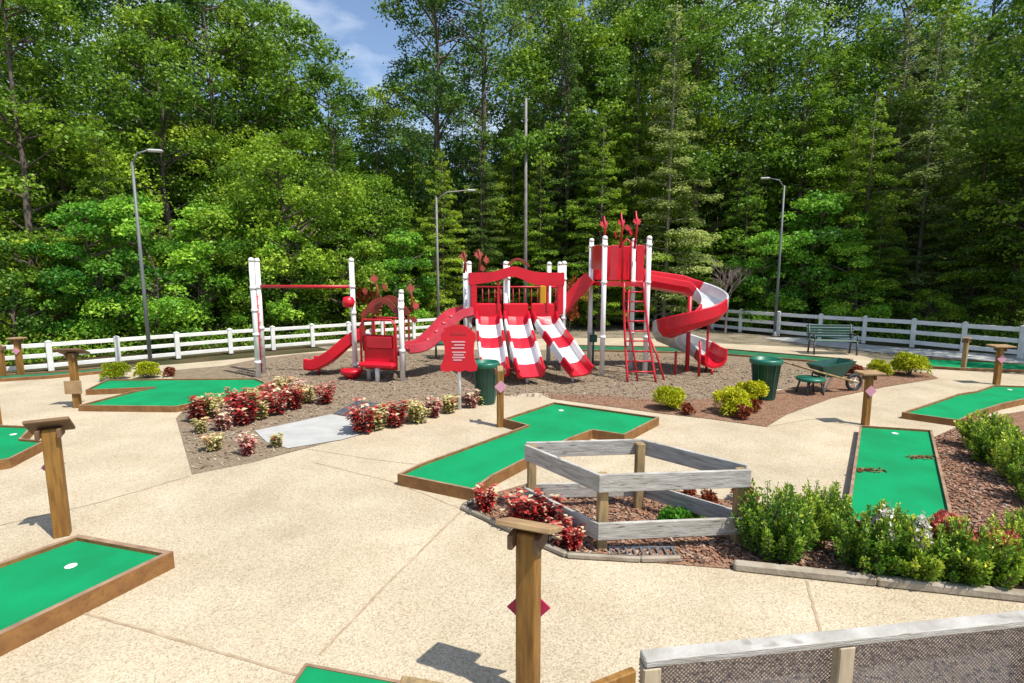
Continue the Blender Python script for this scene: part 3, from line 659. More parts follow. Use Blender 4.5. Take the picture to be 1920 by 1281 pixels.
# --- overhead bar
p1 = pgpost(-6.36, 13.15, 2.92); p2 = pgpost(-6.48, 13.7, 2.92); p3 = pgpost(-3.98, 13.35, 2.92)
ring(p1, -6.36, 13.15, (2.25, 1.7, 1.1, .4)); ring(p2, -6.48, 13.7, (2.25, 1.2)); ring(p3, -3.98, 13.35, (2.28, 1.62, .3))
pbuild(MB().tube([(-6.48, 13.7, 2.27), (-3.98, 13.35, 2.27)], .042, 10), 'overhead_bar', M['rail_red'])
q = MB()
for k in range(9): q.tube([(-6.37, 13.22, .25+k*.22), (-6.46, 13.62, .25+k*.22)], .016, 6)
q.tube([(-6.41, 13.40, .1), (-6.41, 13.40, 2.1)], .03, 8)
pbuild(q, 'side_ladder', M['rail_red'])
# disc hand-grip and step pod on the middle post
pbuild(MB().lathe((-4.05, 13.22, 1.9), [(.001, -.14), (.12, -.12), (.16, 0), (.12, .12), (.001, .14)], 16), 'red_knob', M['red'])
pbuild(MB().lathe((-3.98, 13.05, 0), [(.12, .01), (.17, .06), (.27, .16), (.29, .22), (.26, .25), (.001, .26)], 20), 'stepping_pod', M['red'])
# --- toddler deck
TD = [(-3.55, 13.0), (-2.66, 12.75), (-2.85, 13.75), (-3.7, 13.95)]
for (x, y), h in zip(TD[1:3], (1.98, 2.12)):
    o = pgpost(x, y, h); ring(o, x, y, (1.8, .75))
for (x, y), h in zip((TD[0], TD[3]), (1.15, 1.1)): pgpost(x, y, h, .05)
q = MB(); q.prism(TD, .62, .70); pbuild(q, 'toddler_deck', M['deck'])
# front panel with rounded shelf and counter
a = Vector((-3.62, 12.93, 0)); bb = Vector((-2.78, 12.74, 0)); dx = (bb-a).normalized(); nf = Vector((dx.y, -dx.x, 0))
rz = math.atan2(dx.y, dx.x); mid = (a+bb)/2; wd = (bb-a).length
fp = pbuild(MB().box(mid+Vector((0, 0, .70)), (wd, .05, .85), rz=rz, bev=.02), 'front_panel', M['red'])
pbuild(MB().box(mid+nf*.06+Vector((0, 0, .95)), (wd*.78, .05, .30), rz=rz, bev=.02), 'recess', M['rail_red'], fp)
pbuild(MB().box(mid+nf*.16+Vector((0, 0, .42)), (wd*1.08, .30, .12), rz=rz, bev=.04), 'shelf', M['red'], fp)
pbuild(MB().tube([mid-dx*.46+nf*.1+Vector((0, 0, .3)), mid-dx*.46+nf*.1+Vector((0, 0, 1.35)), mid-dx*.36+nf*.1+Vector((0, 0, 1.5)), mid+dx*.36+nf*.1+Vector((0, 0, 1.5)), mid+dx*.46+nf*.1+Vector((0, 0, 1.35)), mid+dx*.46+nf*.1+Vector((0, 0, .3))], .028, 8), 'hoop_rail', M['rail_red'])
pbuild(MB().tube([mid+nf*.2+Vector((0, 0, .01)), mid+nf*.2+Vector((0, 0, .38))], .055, 10), 'support_post', M['ppost'])
q = MB()
for s in (-.42, -.14, .14, .42): q.tube([mid+dx*s+Vector((0, 1.0, .7)), mid+dx*s+Vector((0, 1.0, 1.45))], .02, 6)
q.tube([mid-dx*.46+Vector((0, 1.0, 1.45)), mid+dx*.46+Vector((0, 1.0, 1.45))], .028, 6)
pbuild(q, 'rear_guard', M['rail_red'])
# arched roof ribs
for yo in (0.05, .95):
    pts = [(-3.65+.98*k/10, 12.95+yo-.18*k/10, 1.55+.42*math.sin(math.pi*k/10)) for k in range(11)]
    q = MB(); q.channel(pts, [(-.02, -.07), (.02, -.07), (.02, .07), (-.02, .07)], [0]*10)
    for k in (0, 10): q.beam(pts[k], (pts[k][0], pts[k][1], .72), .09, .04)
    pbuild(q, 'arch', M['rust'])
def maple(s):
    pr = [(0, -1), (.12, -.45), (.55, -.6), (.48, -.3), (.95, -.05), (.68, .1), (.78, .5), (.42, .35), (.3, .62), (0, 1), (-.3, .62), (-.42, .35), (-.78, .5), (-.68, .1), (-.95, -.05), (-.48, -.3), (-.55, -.6), (-.12, -.45)]
    return [(a*s*.72, b_*s*.85) for a, b_ in pr]
def topper(x, y, z, h, leaves, m='rust'):
    q = MB(); q.tube([(x, y, z), (x+.04, y, z+h*.6), (x, y, z+h)], [.035, .03, .02], 7)
    o = pbuild(q, 'leaf_topper_stem', M[m])
    for (dx_, dz, s, a) in leaves:
        q2 = MB(); ax = Vector((math.cos(a), math.sin(a)*.6, .15*math.sin(a*3))).normalized()
        q2.plate(maple(s), (x+dx_, y+.05*math.sin(a), z+dz), ax, Vector((-.1, .25, 1)).normalized(), .025); pbuild(q2, 'leaf', M[m], o)
topper(-3.45, 13.6, 1.9, .45, [(-.05, .55, .17, .3), (.20, .35, .15, 1.2), (-.28, .25, .13, -.4)])
topper(-2.62, 13.8, 1.6, .6, [(.0, .6, .18, .3), (.12, .15, .17, 1.0), (.08, -.2, .15, -.4)])
# little slide off the toddler deck to the left
PROF = [(-.25, .20), (-.25, .0), (-.19, -.05), (.19, -.05), (.25, 0), (.25, .20), (.215, .215), (.20, .20), (.20, .03), (.15, -.005), (-.15, -.005), (-.20, .03), (-.20, .20), (-.215, .215)]
def scl(pf, k): return [(a*k, b_*k) for a, b_ in pf]
def smooth_path(pts, n=6):
    pts = [Vector(p) for p in pts]; out = []
    for i in range(len(pts)-1):
        p0 = pts[max(i-1, 0)]; p1 = pts[i]; p2 = pts[i+1]; p3 = pts[min(i+2, len(pts)-1)]
        for k in range(n):
            t = k/n; out.append(.5*((2*p1)+(p2-p0)*t+(2*p0-5*p1+4*p2-p3)*t*t+(-p0+3*p1-3*p2+p3)*t**3))
    return out+[pts[-1]]
pt = smooth_path([(-3.75, 13.7, .98), (-4.1, 13.65, .84), (-4.6, 13.6, .42), (-5.0, 13.62, .2), (-5.28, 13.66, .2)])
pbuild(MB().channel(pt, scl(PROF, 1.15), [0]*(len(pt)-1)), 'small_slide', M['red'])
pbuild(MB().tube([(-5.0, 13.62, 0), (-5.0, 13.62, .16)], .035, 8), 'slide_leg', M['rail_red'])
# --- curved climber between toddler deck and main deck
pt = smooth_path([(-2.62, 13.2, .72), (-2.25, 13.35, .78), (-1.85, 13.6, 1.12), (-1.5, 13.85, 1.48), (-1.15, 14.05, 1.58)])
M['pinkred'] = mat('sun_faded_red_plastic', (.56, .06, .09), .35, (.48, .04, .06), 4, 3)
pbuild(MB().channel(pt, [(-.36, .16), (-.36, -.04), (-.30, -.08), (.30, -.08), (.36, -.04), (.36, .16), (.28, .16), (.28, 0), (-.28, 0), (-.28, .16)], [0]*(len(pt)-1)), 'curved_climber', M['pinkred'])
q = MB()
for i in range(3, len(pt)-2, 3): q.tube([pt[i]+Vector((-.1, -.26, .02)), pt[i]+Vector((.14, .28, .02))], .03, 6)
pbuild(q, 'climber_rungs', M['pinkred'])
# --- main deck
DX0, DX1, DY0, DY1, DZ = -1.12, 1.36, 14.05, 15.35, 1.42
posts = [(DX0, DY0), (-.17, DY0+.05), (DX1, DY0), (DX0-.22, DY1), (DX0+1.0, DY1), (DX1-.3, DY1), (DX1, DY1)]
for (x, y) in posts:
    o = pgpost(x, y, 2.85); ring(o, x, y, (2.45, DZ))
q = MB(); q.box(((DX0+DX1)/2, (DY0+DY1)/2, DZ-.05), (DX1-DX0, DY1-DY0, .10), bev=.01); pbuild(q, 'main_deck', M['deck'])
# wavy header with side columns
def wave(xa): 
    t = (xa-DX0)/(DX1-DX0); return 2.62+.16*math.exp(-((t-.47)/.16)**2)
q = MB(); n = 26; Yf = DY0-.09
top = [(DX0+.03+(DX1-DX0-.06)*k/n, wave(DX0+(DX1-DX0)*k/n)) for k in range(n+1)]
bot = [(x, z-.30+.05*math.sin((x-DX0)/(DX1-DX0)*math.pi*2-.5)) for x, z in top]
outl = top+bot[::-1]
for k in range(n):
    A4 = [(top[k][0], top[k][1]), (top[k+1][0], top[k+1][1]), (bot[k+1][0], bot[k+1][1]), (bot[k][0], bot[k][1])]
    vs = [(x, Yf-.06, z) for x, z in A4]+[(x, Yf+.06, z) for x, z in A4]
    q.add(vs, [(3, 2, 1, 0), (4, 5, 6, 7), (0, 1, 5, 4), (2, 3, 7, 6)])
for k in (0, n):
    x0 = top[k][0]; zt_, zb_ = top[k][1], bot[k][1]; s = 1 if k else -1
    q.box((x0+s*.01, Yf, (zt_+zb_)/2), (.05, .13, zt_-zb_), bev=.01)
hd = pbuild(q, 'wavy_header', M['red'])
for x in (DX0+.12, DX1-.10):
    pbuild(MB().box((x, Yf, 1.96), (.16, .10, .86), bev=.02), 'header_column', M['red'], hd)
for x in (-.36, .93):
    pbuild(MB().box((x, Yf+.02, 2.0), (.07, .06, .80), bev=.015), 'header_column', M['rail_red'], hd)
# slide entrance hoods + three striped slides
starts = [(-.62, 0), (.10, 0), (.82, 0)]; ends = [(-.40, 12.35), (.43, 12.25), (1.62, 12.45)]
for i in range(3):
    xs_ = starts[i][0]; xe, ye = ends[i]
    q = MB(); q.box((xs_, DY0-.02, DZ+.20), (.66, .10, .40), bev=.03); pbuild(q, 'slide_hood', M['red'])
    pts = []
    for k in range(26):
        t = k/25; x = xs_+(xe-xs_)*t**1.25; y = DY0-.12+(ye-DY0+.12)*t
        zz = DZ+.06-(DZ-.16)*(t**.95)-.05*math.sin(t*math.pi*2.6)*(1-t)
        if t > .84: zz = max(zz, .17+(t-.84)*.25)
        pts.append(Vector((x, y, zz)))
    mats = [0 if k < 3 else (1 if k < 9 else (0 if k < 14 else (1 if k < 20 else 0))) for k in range(25)]
    pf = [(-.34, .22), (-.34, .02), (-.26, -.06), (.26, -.06), (.34, .02), (.34, .22), (.31, .245), (.28, .22), (.27, .06), (.20, .0), (.0, -.02), (-.20, .0), (-.27, .06), (-.28, .22), (-.31, .245)]
    q = MB(); q.channel(pts, pf, mats)
    so = pbuild(q, 'striped_slide', [M['red'], M['white']])
    q = MB(); q.tube([pts[-5]+Vector((0, 0, -.08)), Vector((pts[-5].x, pts[-5].y, 0))], .04, 8); pbuild(q, 'slide_foot', M['ppost'], so)
# back guards, yellow panel, dome
q = MB()
for k in range(14): x = DX0+.1+(DX1-DX0-.2)*k/13; q.tube([(x, DY1, DZ), (x, DY1, 2.2)], .013, 5)
q.tube([(DX0, DY1, 2.2), (DX1, DY1, 2.2)], .028, 7); pbuild(q, 'back_guard', M['rail_red'])
pbuild(MB().box((.86, DY1-.4, 1.95), (.18, .06, .62), bev=.03), 'yellow_panel', M['yellow'])
pts = [(-.15+.62*k/8, 14.7, 2.78+.2*math.sin(math.pi*k/8)) for k in range(9)]
pbuild(MB().channel(pts, [(-.25, -.03), (.25, -.03), (.25, .03), (-.25, .03)], [0]*8), 'roof_arch', M['rust'])
topper(DX0-.18, 14.6, 2.6, .6, [(-.02, .45, .17, .3), (.05, .15, .15, 1.1)])
topper(DX0+.2, 14.9, 2.6, .65, [(.0, .5, .2, .3), (.2, .35, .17, 1.0), (.1, .12, .15, -.3)])
# --- ramp up to the tower
pt = smooth_path([(1.36, 14.5, 1.55), (1.6, 14.5, 1.75), (1.95, 14.45, 2.15), (2.2, 14.4, 2.4)])
q = MB(); q.channel(pt, [(-.36, .30), (-.36, -.05), (.36, -.05), (.36, .30), (.31, .30), (.31, 0), (-.31, 0), (-.31, .30)], [0]*(len(pt)-1)); pbuild(q, 'stair_ramp', M['red'])
# --- tower
TZ = 2.38; TP = [(2.30, 13.42), (3.40, 13.42), (3.27, 14.5), (2.13, 14.5)]
for (x, y) in TP:
    o = pgpost(x, y, 3.46); ring(o, x, y, (TZ, 3.3, 1.0))
q = MB(); q.prism(TP, TZ-.10, TZ); pbuild(q, 'tower_deck', M['rail_red'])
def panel(a, b_, z0, z1, t=.045, m='red', name='tower_panel'):
    a = Vector((*a, 0)); b_ = Vector((*b_, 0)); d_ = (b_-a).normalized(); return pbuild(MB().beam(a+d_*.07+Vector((0, 0, (z0+z1)/2)), b_-d_*.07+Vector((0, 0, (z0+z1)/2)), t, z1-z0, bev=.015), name, M[m])
panel(TP[3], TP[2], 2.42, 3.32); panel(TP[0], TP[3], 2.7, 3.32)
panel((2.38, 13.44), (2.72, 13.44), 2.42, 3.30, m='rail_red'); panel((3.02, 13.44), (3.36, 13.44), 2.42, 3.30)
q = MB()
for k in range(9): y = 13.5+k*.12; q.tube([(3.40-.13*(y-13.42)/1.08, y, 2.9), (3.40-.13*(y-13.42)/1.08, y, 3.3)], .013, 5)
pbuild(q, 'side_guard', M['rail_red'])
pbuild(MB().tube([(2.76, 13.46, TZ), (2.76, 13.46, 3.35), (2.86, 13.46, 3.45), (2.96, 13.46, 3.35), (2.96, 13.46, TZ)], .028, 8), 'entry_loop', M['rail_red'])
topper(2.35, 13.9, 3.3, .75, [(.0, .55, .18, .3), (.05, .2, .14, 1.1)], 'rail_red')
topper(2.8, 14.0, 3.25, .9, [(.02, .65, .17, .5), (-.12, .35, .14, 1.3), (.18, .5, .13, -.3)], 'rail_red')
topper(3.2, 14.1, 3.25, .95, [(.04, .68, .17, .1), (-.10, .4, .13, 1.0)], 'rail_red')
# curved ladder
def lad(s, t):   # s side -1..1, t 0 top..1 bottom
    x = 3.03+s*(.24+.10*t)+.10*t; y = 13.36-.75*t**1.6; z = TZ*(1-t)
    return Vector((x, y, z))
q = MB()
for s in (-1, 1): q.tube([lad(s, k/10) for k in range(11)], .03, 8)
lo = pbuild(q, 'arched_ladder', M['rail_red'])
q = MB()
for k in range(1, 10): q.tube([lad(-1, k/10), lad(1, k/10)], .02, 6)
pbuild(q, 'rung', M['rail_red'], lo)
q = MB(); q.tube([(2.9, 13.3, 2.2), (2.82, 12.95, 1.5), (2.95, 12.85, .8), (3.05, 12.7, 0)], .022, 6); q.tube([(3.45, 13.3, 1.0), (3.6, 13.1, .6), (3.75, 12.9, 0)], .026, 6); pbuild(q, 'grab_rail', M['rail_red'])
# low crossbars and balance step behind the tower
q = MB(); q.tube([(2.2, 14.3, 0), (2.2, 14.3, 1.05)], .03, 7); q.box((2.2, 14.3, .85), (.2, .1, .2), bev=.02); pbuild(q, 'side_step', M['bench'])
# --- spiral slide
cx, cy, Rr = 4.65, 13.95, .56; pts = []; mats = []
for k in range(7):
    t = k/6; pts.append(Vector((3.36+(cx-3.36)*t, 14.25+(cy+Rr-14.25)*math.sin(t*math.pi/2), 2.33-.20*t)))
N_ = 46
for k in range(1, N_+1):
    t = k/N_; a = math.radians(90-440*t); z = 2.13-1.88*t**.93
    pts.append(Vector((cx+Rr*math.cos(a), cy+Rr*math.sin(a), z)))
for k in range(1, 4):
    e = pts[-1]; dirn = (pts[-1]-pts[-2]); dirn.z = 0; dirn.normalize(); pts.append(e+dirn*.11+Vector((0, 0, -.01)))
for i in range(len(pts)-1):
    if i < 9: mats.append(0)
    elif i < 18: mats.append(1)
    elif i < 32: mats.append(0)
    elif i < 46: mats.append(1)
    elif i < 49: mats.append(1)
    else: mats.append(0)
pf = [(-.36, .40), (-.37, .12), (-.27, -.04), (0, -.10), (.22, -.04), (.30, .10), (.30, .24), (.27, .26), (.25, .24), (.24, .12), (.18, .02), (0, -.04), (-.22, .02), (-.31, .14), (-.31, .40), (-.335, .42)]
q = MB(); q.channel(pts, pf, mats); ss = pbuild(q, 'spiral_slide', [M['red'], M['silver']])
q = MB()
for (x, y, z) in ((cx-.45, cy-.45, .62), (cx+.1, cy-.62, .9), (cx+.55, cy+.1, 1.45), (5.17, 13.55, .15)): q.tube([(x, y, 0), (x, y, z)], .035, 8)
pbuild(q, 'slide_supports', M['rail_red'], ss)
pbuild(MB().tube([(cx, cy, 0), (cx, cy, 2.0)], .055, 10), 'spiral_post', M['rail_red'])

# --- sign panel
sb = G(862, 768); root = thing('rules_sign', 'red playground notice panel with faded print on a white post', 'sign', sb)
MB().tube([(0, 0, 0), (0, 0, 1.5)], .035, 10).build('post', M['ppost'], root)
k = 1/.0105/1000; s = .0096
ol = [(-26, 0), (-24, 5), (-31, 12), (-30, 22), (-25, 32), (-24, 48), (-27, 62), (-33, 78), (-31, 85), (-18, 88), (-12, 84), (0, 88), (12, 84), (20, 87), (32, 85), (33, 77), (28, 62), (27, 46), (28, 30), (32, 20), (30, 10), (22, 4), (16, -2), (6, -6), (-8, -6), (-18, -2)]
ol = [(a*s*1.12, -b_*s*1.0) for a, b_ in ol]
f_ = MB(); f_.plate(ol, (0, -.06, 1.60), (1, 0, 0), (0, 0, 1), .07); fo = f_.build('panel', M['red'], root)
tx = MB(); 
for (zz, ww, xo) in ((1.34, .26, 0), (1.28, .20, .02), (1.22, .24, -.01), (1.14, .26, .01), (1.09, .20, 0), (1.04, .24, 0), (.99, .16, -.02)):
    tx.box((xo, -.099, zz), (ww, .006, .028), bev=.002)
tx.build('faded_print', M['signtext'], fo)
MB().box((0, -.098, 1.50), (.30, .006, .06), bev=.002).build('heading_bar', M['rail_red'], fo)

# ================================================================= BINS, BENCHES, WHEELBARROW
def bin_(u, v, r, h, label, tilt=0):
    root = thing('trash_bin', label, 'trash bin', G(u, v), 0, 'green trash bins')
    MB().lathe((0, 0, 0), [(r*.68, 0), (r*.70, .02), (r*.95, h*.93), (r*.97, h*.93), (r*.90, h*.93), (r*.62, .05), (.001, .05)], 24).build('body', M['bin'], root)
    MB().lathe((0, 0, h*.9), [(r*1.0, -.02), (r*1.08, 0), (r*1.08, .06), (r*1.0, .09), (r*.9, .085), (r*.88, .02)], 24).build('rim', M['binlid'], root)
    q = MB()
    for k in range(10): a = k*math.pi/5; q.beam((r*.69*math.cos(a), r*.69*math.sin(a), .05), (r*.935*math.cos(a), r*.935*math.sin(a), h*.88), .02, .02)
    q.build('ribs', M['bin'], root)
bin_(1432, 748, .30, .86, 'dark green trash bin between the yellow-green bushes and the wheelbarrow')
bin_(911, 756, .27, .86, 'dark green trash bin in front of the striped slides')
def bench(u, v, wd, rz, label, backrest=True):
    root = thing('park_bench', label, 'bench', G(u, v), rz, 'green park benches')
    q = MB()
    for k in range(5): q.box((0, -.18+k*.09, .44), (wd, .075, .03), bev=.006)
    q.build('seat', M['bench'], root)
    if backrest:
        q = MB()
        for k in range(5): q.box((0, .24+.02*k, .54+k*.085), (wd, .025, .07), bev=.006)
        q.build('backrest', M['bench'], root)
    for s in (-1, 1):
        q = MB(); x = s*(wd/2-.08); q.tube([(x, -.22, 0), (x, -.2, .42)], .028, 7); q.tube([(x, .26, 0), (x, .2, .42), (x, .33, .95 if backrest else .44)], .028, 7)
        q.tube([(x, -.2, .42), (x, -.2, .62), (x, .26, .64)] if backrest else [(x, -.2, .42), (x, .2, .42)], .022, 7); q.tube([(x, -.2, .42), (x, .2, .42)], .02, 6)
        q.build('leg', M['steel'], root)
bench(1560, 664, 1.42, math.radians(-8), 'dark green park bench facing the playground near the right-hand fence')
bench(836, 672, .75, math.radians(10), 'small green bench half hidden behind the notice panel')
# small round-seated stool beside the barrow
root = thing('garden_stool', 'small green stool under the handles of the wheelbarrow', 'stool', G(1518, 739), .1)
MB().lathe((0, 0, .30), [(.001, 0), (.27, .0), (.30, .03), (.28, .07), (.001, .08)], 20).build('seat', M['binlid'], root)
for a in (.7, 2.4, 3.9, 5.5):
    MB().tube([(.2*math.cos(a), .2*math.sin(a), .31), (.27*math.cos(a), .27*math.sin(a), 0)], .02, 6).build('leg', M['steel'], root)
# wheelbarrow, wheel to the right
root = thing('wheelbarrow', 'green wheelbarrow with its wheel to the right on the red mulch', 'wheelbarrow', G(1545, 735), math.radians(8))
tub = MB(); t0 = [(-.30, -.27), (.52, -.27), (.52, .27), (-.30, .27)]; b0 = [(-.12, -.17), (.28, -.17), (.28, .17), (-.12, .17)]; i0 = [(-.27, -.24), (.49, -.24), (.49, .24), (-.27, .24)]; j0 = [(-.10, -.15), (.26, -.15), (.26, .15), (-.10, .15)]
vs = [(x, y, .62+.10*(x > 0)) for x, y in t0]+[(x, y, .36) for x, y in b0]+[(x, y, .625+.10*(x > 0)) for x, y in i0]+[(x, y, .385) for x, y in j0]
fs = [(4, 7, 6, 5), (12, 13, 14, 15)]
for k in range(4):
    k2 = (k+1) % 4; fs += [(k, 4+k, 4+k2, k2)[::1], (8+k, 8+k2, 12+k2, 12+k), (k, k2, 8+k2, 8+k)]
tub.add(vs, fs); tub.build('tub', M['bench'], root)
for s in (-1, 1):
    MB().tube([(.78, s*.06, .20), (.3, s*.17, .33), (-.4, s*.22, .52), (-1.0, s*.27, .70)], .022, 7).build('handle', M['brownpost'], root)
    MB().tube([(-.15, s*.2, .42), (-.22, s*.22, 0), (.02, s*.18, .36)], .018, 6).build('leg', M['steel'], root)
wh = MB(); 
ci = [Vector((.72+.17*math.cos(a*math.pi/10), 0, .2+.17*math.sin(a*math.pi/10))) for a in range(21)]
wh.tube(ci, .035, 8, caps=False); wo = wh.build('wheel', M['dark'], root)
q = MB(); q.tube([(.72, -.06, .2), (.72, .06, .2)], .05, 10)
for k in range(5): a = k*math.pi*2/5; q.tube([(.72, 0, .2), (.72+.15*math.cos(a), 0, .2+.15*math.sin(a))], .012, 5)
q.build('hub', M['cup'], wo)

# ================================================================= SMALL PLANTS
def put(proto, u, v, label, s=1, rz=None, sz=None, world=None):
    first = not proto.get('_used', False)
    o = proto if first else copy_thing(proto)
    if first: proto['_used'] = True
    o.location = world if world is not None else G(u, v); o.rotation_euler = (0, 0, rnd.uniform(0, 6.28) if rz is None else rz); o.scale = (s, s, sz or s)
    o['label'] = label
    return o
protos = []
def plant(name, cat, group, spec, bark='bark', extra=None):
    st, me = spec; root = thing(name, None, cat, group=group); st.build('stems', M[bark], root); o = link(me, 'foliage', root); me.name = 'foliage'
    if extra:
        for nm, em in extra: link(em, nm, root)
    protos.append(root); return root
CG = 'coleus plants in the flower bed'
cr = plant('coleus_plant', 'coleus', CG, coleus(1, .20, .42, 'coleus_red')); cc = plant('coleus_plant', 'coleus', CG, coleus(2, .20, .40, 'coleus_cream')); cpk = plant('coleus_plant', 'coleus', CG, coleus(3, .20, .38, 'coleus_pink'))
cr2 = plant('coleus_plant', 'coleus', CG, coleus(4, .24, .5, 'coleus_red', leaf=.09)); cc2 = plant('coleus_plant', 'coleus', CG, coleus(5, .24, .42, 'coleus_cream', leaf=.09))
L5 = [(372, 790, cr, 1.15, 'red coleus at the left end of the big flower bed'), (376, 812, cc, .75, 'small cream coleus below the leftmost red coleus'),
 (402, 782, cc2, 1.1, 'cream coleus just right of the leftmost red coleus'), (420, 806, cpk, .95, 'pink-tinged coleus in front of the cream one at the left of the bed'),
 (446, 768, cr2, .95, 'red coleus at the back left, by the edge of the forked green'), (458, 796, cr, 1.35, 'tallest red coleus in the middle of the big flower bed'),
 (488, 786, cc, 1.15, 'yellow-cream coleus between the tallest red one and its right neighbour'), (516, 778, cr2, 1.15, 'dark red coleus right of the middle of the big flower bed'),
 (505, 752, cr, .9, 'red coleus in the back row near the white posts'), (532, 738, cc2, .95, 'cream coleus in the back row at the top of the bed'),
 (552, 768, cr, 1.15, 'bright red coleus towards the right end of the big flower bed'), (572, 756, cc2, 1.0, 'cream coleus at the right end of the dense coleus clump'),
 (560, 745, cpk, 1.0, 'pink coleus peeping over the right end of the clump'), (610, 757, cr2, .95, 'lone dark red coleus standing apart on the mulch by the step pod'),
 (400, 845, cc2, .70, 'low yellow-cream coleus in the bare front of the bed'), (463, 853, cpk, .85, 'dusty red coleus at the front left of the white slab'),
 (520, 838, cc, .62, 'small pale coleus growing at the lower edge of the white slab'), (478, 760, cc2, .9, 'pale coleus behind the tallest red coleus'),
 (680, 812, cr2, 1.12, 'round red coleus at the right side of the white slab'), (706, 806, cc, 1.0, 'cream coleus next to the round red one by the slab'),
 (742, 800, cr, 1.1, 'bright red coleus third in the row along the path'), (728, 792, cc2, .9, 'pale coleus behind the gap between cream and bright red coleus'),
 (782, 792, cc2, 1.05, 'cream coleus in the middle of the row along the path'), (812, 782, cpk, 1.0, 'pinkish coleus left of the white sign post'),
 (842, 774, cc, 1.0, 'cream coleus just left of the foot of the sign post'), (884, 764, cpk, .95, 'faded pink coleus right of the sign post foot'),
 (906, 758, cc2, .75, 'last small cream coleus, beside the green bin')]
for u, v, pr_, s_, lb in L5: put(pr_, u, v, lb, s_*.86, sz=s_*.98)
SG = 'round yellow-green bushes'
sp1 = plant('spirea_bush', 'bush', SG, blob_bush(11, .40, .56, 'leaf_spirea', 5200, .05, lumps=22)); sp2 = plant('spirea_bush', 'bush', SG, blob_bush(12, .40, .56, 'leaf_spirea', 5200, .05, lumps=22))
for u, v, pr_, s_, lb in [(1255, 767, sp1, .88, 'round yellow-green bush right of the dogleg green, alone on the mulch'), (1370, 776, sp2, 1.0, 'yellow-green bush in the lower front of the pair by the green bin'),
   (1408, 752, sp1, .85, 'yellow-green bush touching the green bin'), (1705, 704, sp2, 1.15, 'yellow-green bush in front of the flat green lane at right'),
   (1648, 703, sp1, .75, 'small yellow-green bush behind the marker post board at right'), (217, 712, sp2, .88, 'yellow-green bush left of the dark light pole'), (278, 709, sp1, .84, 'brownish yellow-green bush at the foot of the dark light pole')]:
    put(pr_, u, v, lb, s_)
RG = 'small reddish bedding plants'
rb = plant('begonia_plant', 'bedding plant', RG, blob_bush(15, .17, .24, 'begonia', 500, .06, 4))
for u, v, s_, lb in [(1289, 778, .9, 'tiny dark red plant right of the lone yellow-green bush'), (1392, 786, 1.1, 'low rusty plant in front of the bush pair'), (1412, 772, 1.0, 'low rusty plant between the front bush and the bin'),
   (1602, 706, 1.3, 'rusty plant beside the wheelbarrow wheel'), (318, 706, 1.0, 'tiny rusty plant right of the light pole'), (1290, 905+30, .6, 'small rusty plant seen through the right side of the pen'), (1330, 948, .7, 'rusty plant by the right corner post of the pen'), (1395, 940, .9, 'pinkish plant between the pen and the shrubs')]:
    put(rb, u, v, lb, s_)
# corner bed: deep red coleus
crb = plant('coleus_plant', 'coleus', 'deep red coleus in the corner bed', coleus(21, .2, .40, 'coleus_red', leaf=.075))
for u, v, s_, lb in [(910, 960, .75, 'deep red coleus at the tip of the corner bed'), (985, 990, 1.0, 'deep red coleus directly behind the foreground sign board'), (1030, 990, .85, 'deep red coleus against the left rail of the pen'), (1048, 1020, .75, 'low red coleus by the edging, below the left rail of the pen'), (1075, 1030, .6, 'smallest red coleus near the front left corner post of the pen')]:
    put(crb, u, v, lb, s_)
gw = plant('bedding_plant', 'bedding plant', 'low plants inside the pen', blob_bush(18, .2, .2, 'leaf_bright', 600, .06, 4))
put(gw, 1262, 985, 'low green plant inside the pen behind the lower front rail', .9); put(gw, 1300, 975, 'second low green plant inside the pen, near its right rail', .7)
# evergreen shrubs
HG = 'evergreen shrubs in the front right bed'
h1 = plant('evergreen_shrub', 'shrub', HG, blob_bush(31, .36, .72, 'leaf_holly', 8500, .036, 6, 75)); h2 = plant('evergreen_shrub', 'shrub', HG, blob_bush(32, .36, .60, 'leaf_holly', 8000, .036, 6, 75)); h3 = plant('evergreen_shrub', 'shrub', HG, blob_bush(33, .34, .50, 'leaf_holly', 8000, .036, 6, 80))
for u, v, pr_, s_, lb in [(1448, 1042, h1, .98, 'tall spiky evergreen shrub right beside the wooden pen'), (1500, 1016, h2, .85, 'darker evergreen shrub behind the tall spiky one'), (1545, 1000, h1, .75, 'thin-topped evergreen shrub left of the tapering green'),
   (1618, 1065, h2, .92, 'rounded evergreen shrub in front of the tapering green'), (1700, 1078, h3, .95, 'evergreen shrub in the middle of the front row'), (1665, 1030, h2, .72, 'evergreen shrub with white blossoms at the foot of the tapering green'),
   (1760, 1082, h2, .84, 'evergreen shrub right of the middle of the front row'), (1818, 1092, h3, 1.0, 'wide evergreen shrub below the red blossoms'), (1905, 1085, h1, .78, 'evergreen shrub cut by the right edge near the edging timber'), (1960, 1060, h2, .9, 'outermost evergreen shrub at the right edge of the front row'),
   (1868, 870, h2, 1.0, 'dark evergreen shrub beside the red mulch, below the stepped green'), (1915, 905, h1, .95, 'dark evergreen shrub at the right edge, middle of its group'), (1850, 842, h3, 1.1, 'farthest evergreen shrub, just under the stepped green'), (1960, 950, h2, 1.0, 'evergreen shrub mostly outside the right edge')]:
    put(pr_, u, v, lb, s_)
wb = plant('flowering_plant', 'flower', 'blossoms among the shrubs', blob_bush(41, .12, .72, 'blossom', 260, .045, 6)); rbl = plant('flowering_plant', 'flower', 'blossoms among the shrubs', blob_bush(42, .22, .60, 'blossom_red', 900, .05, 8))
put(wb, 1650, 1072, 'white blossoms left, over the end of the tapering green', 1.0); put(wb, 1712, 1084, 'white blossoms right, over the end of the tapering green', 1.0)
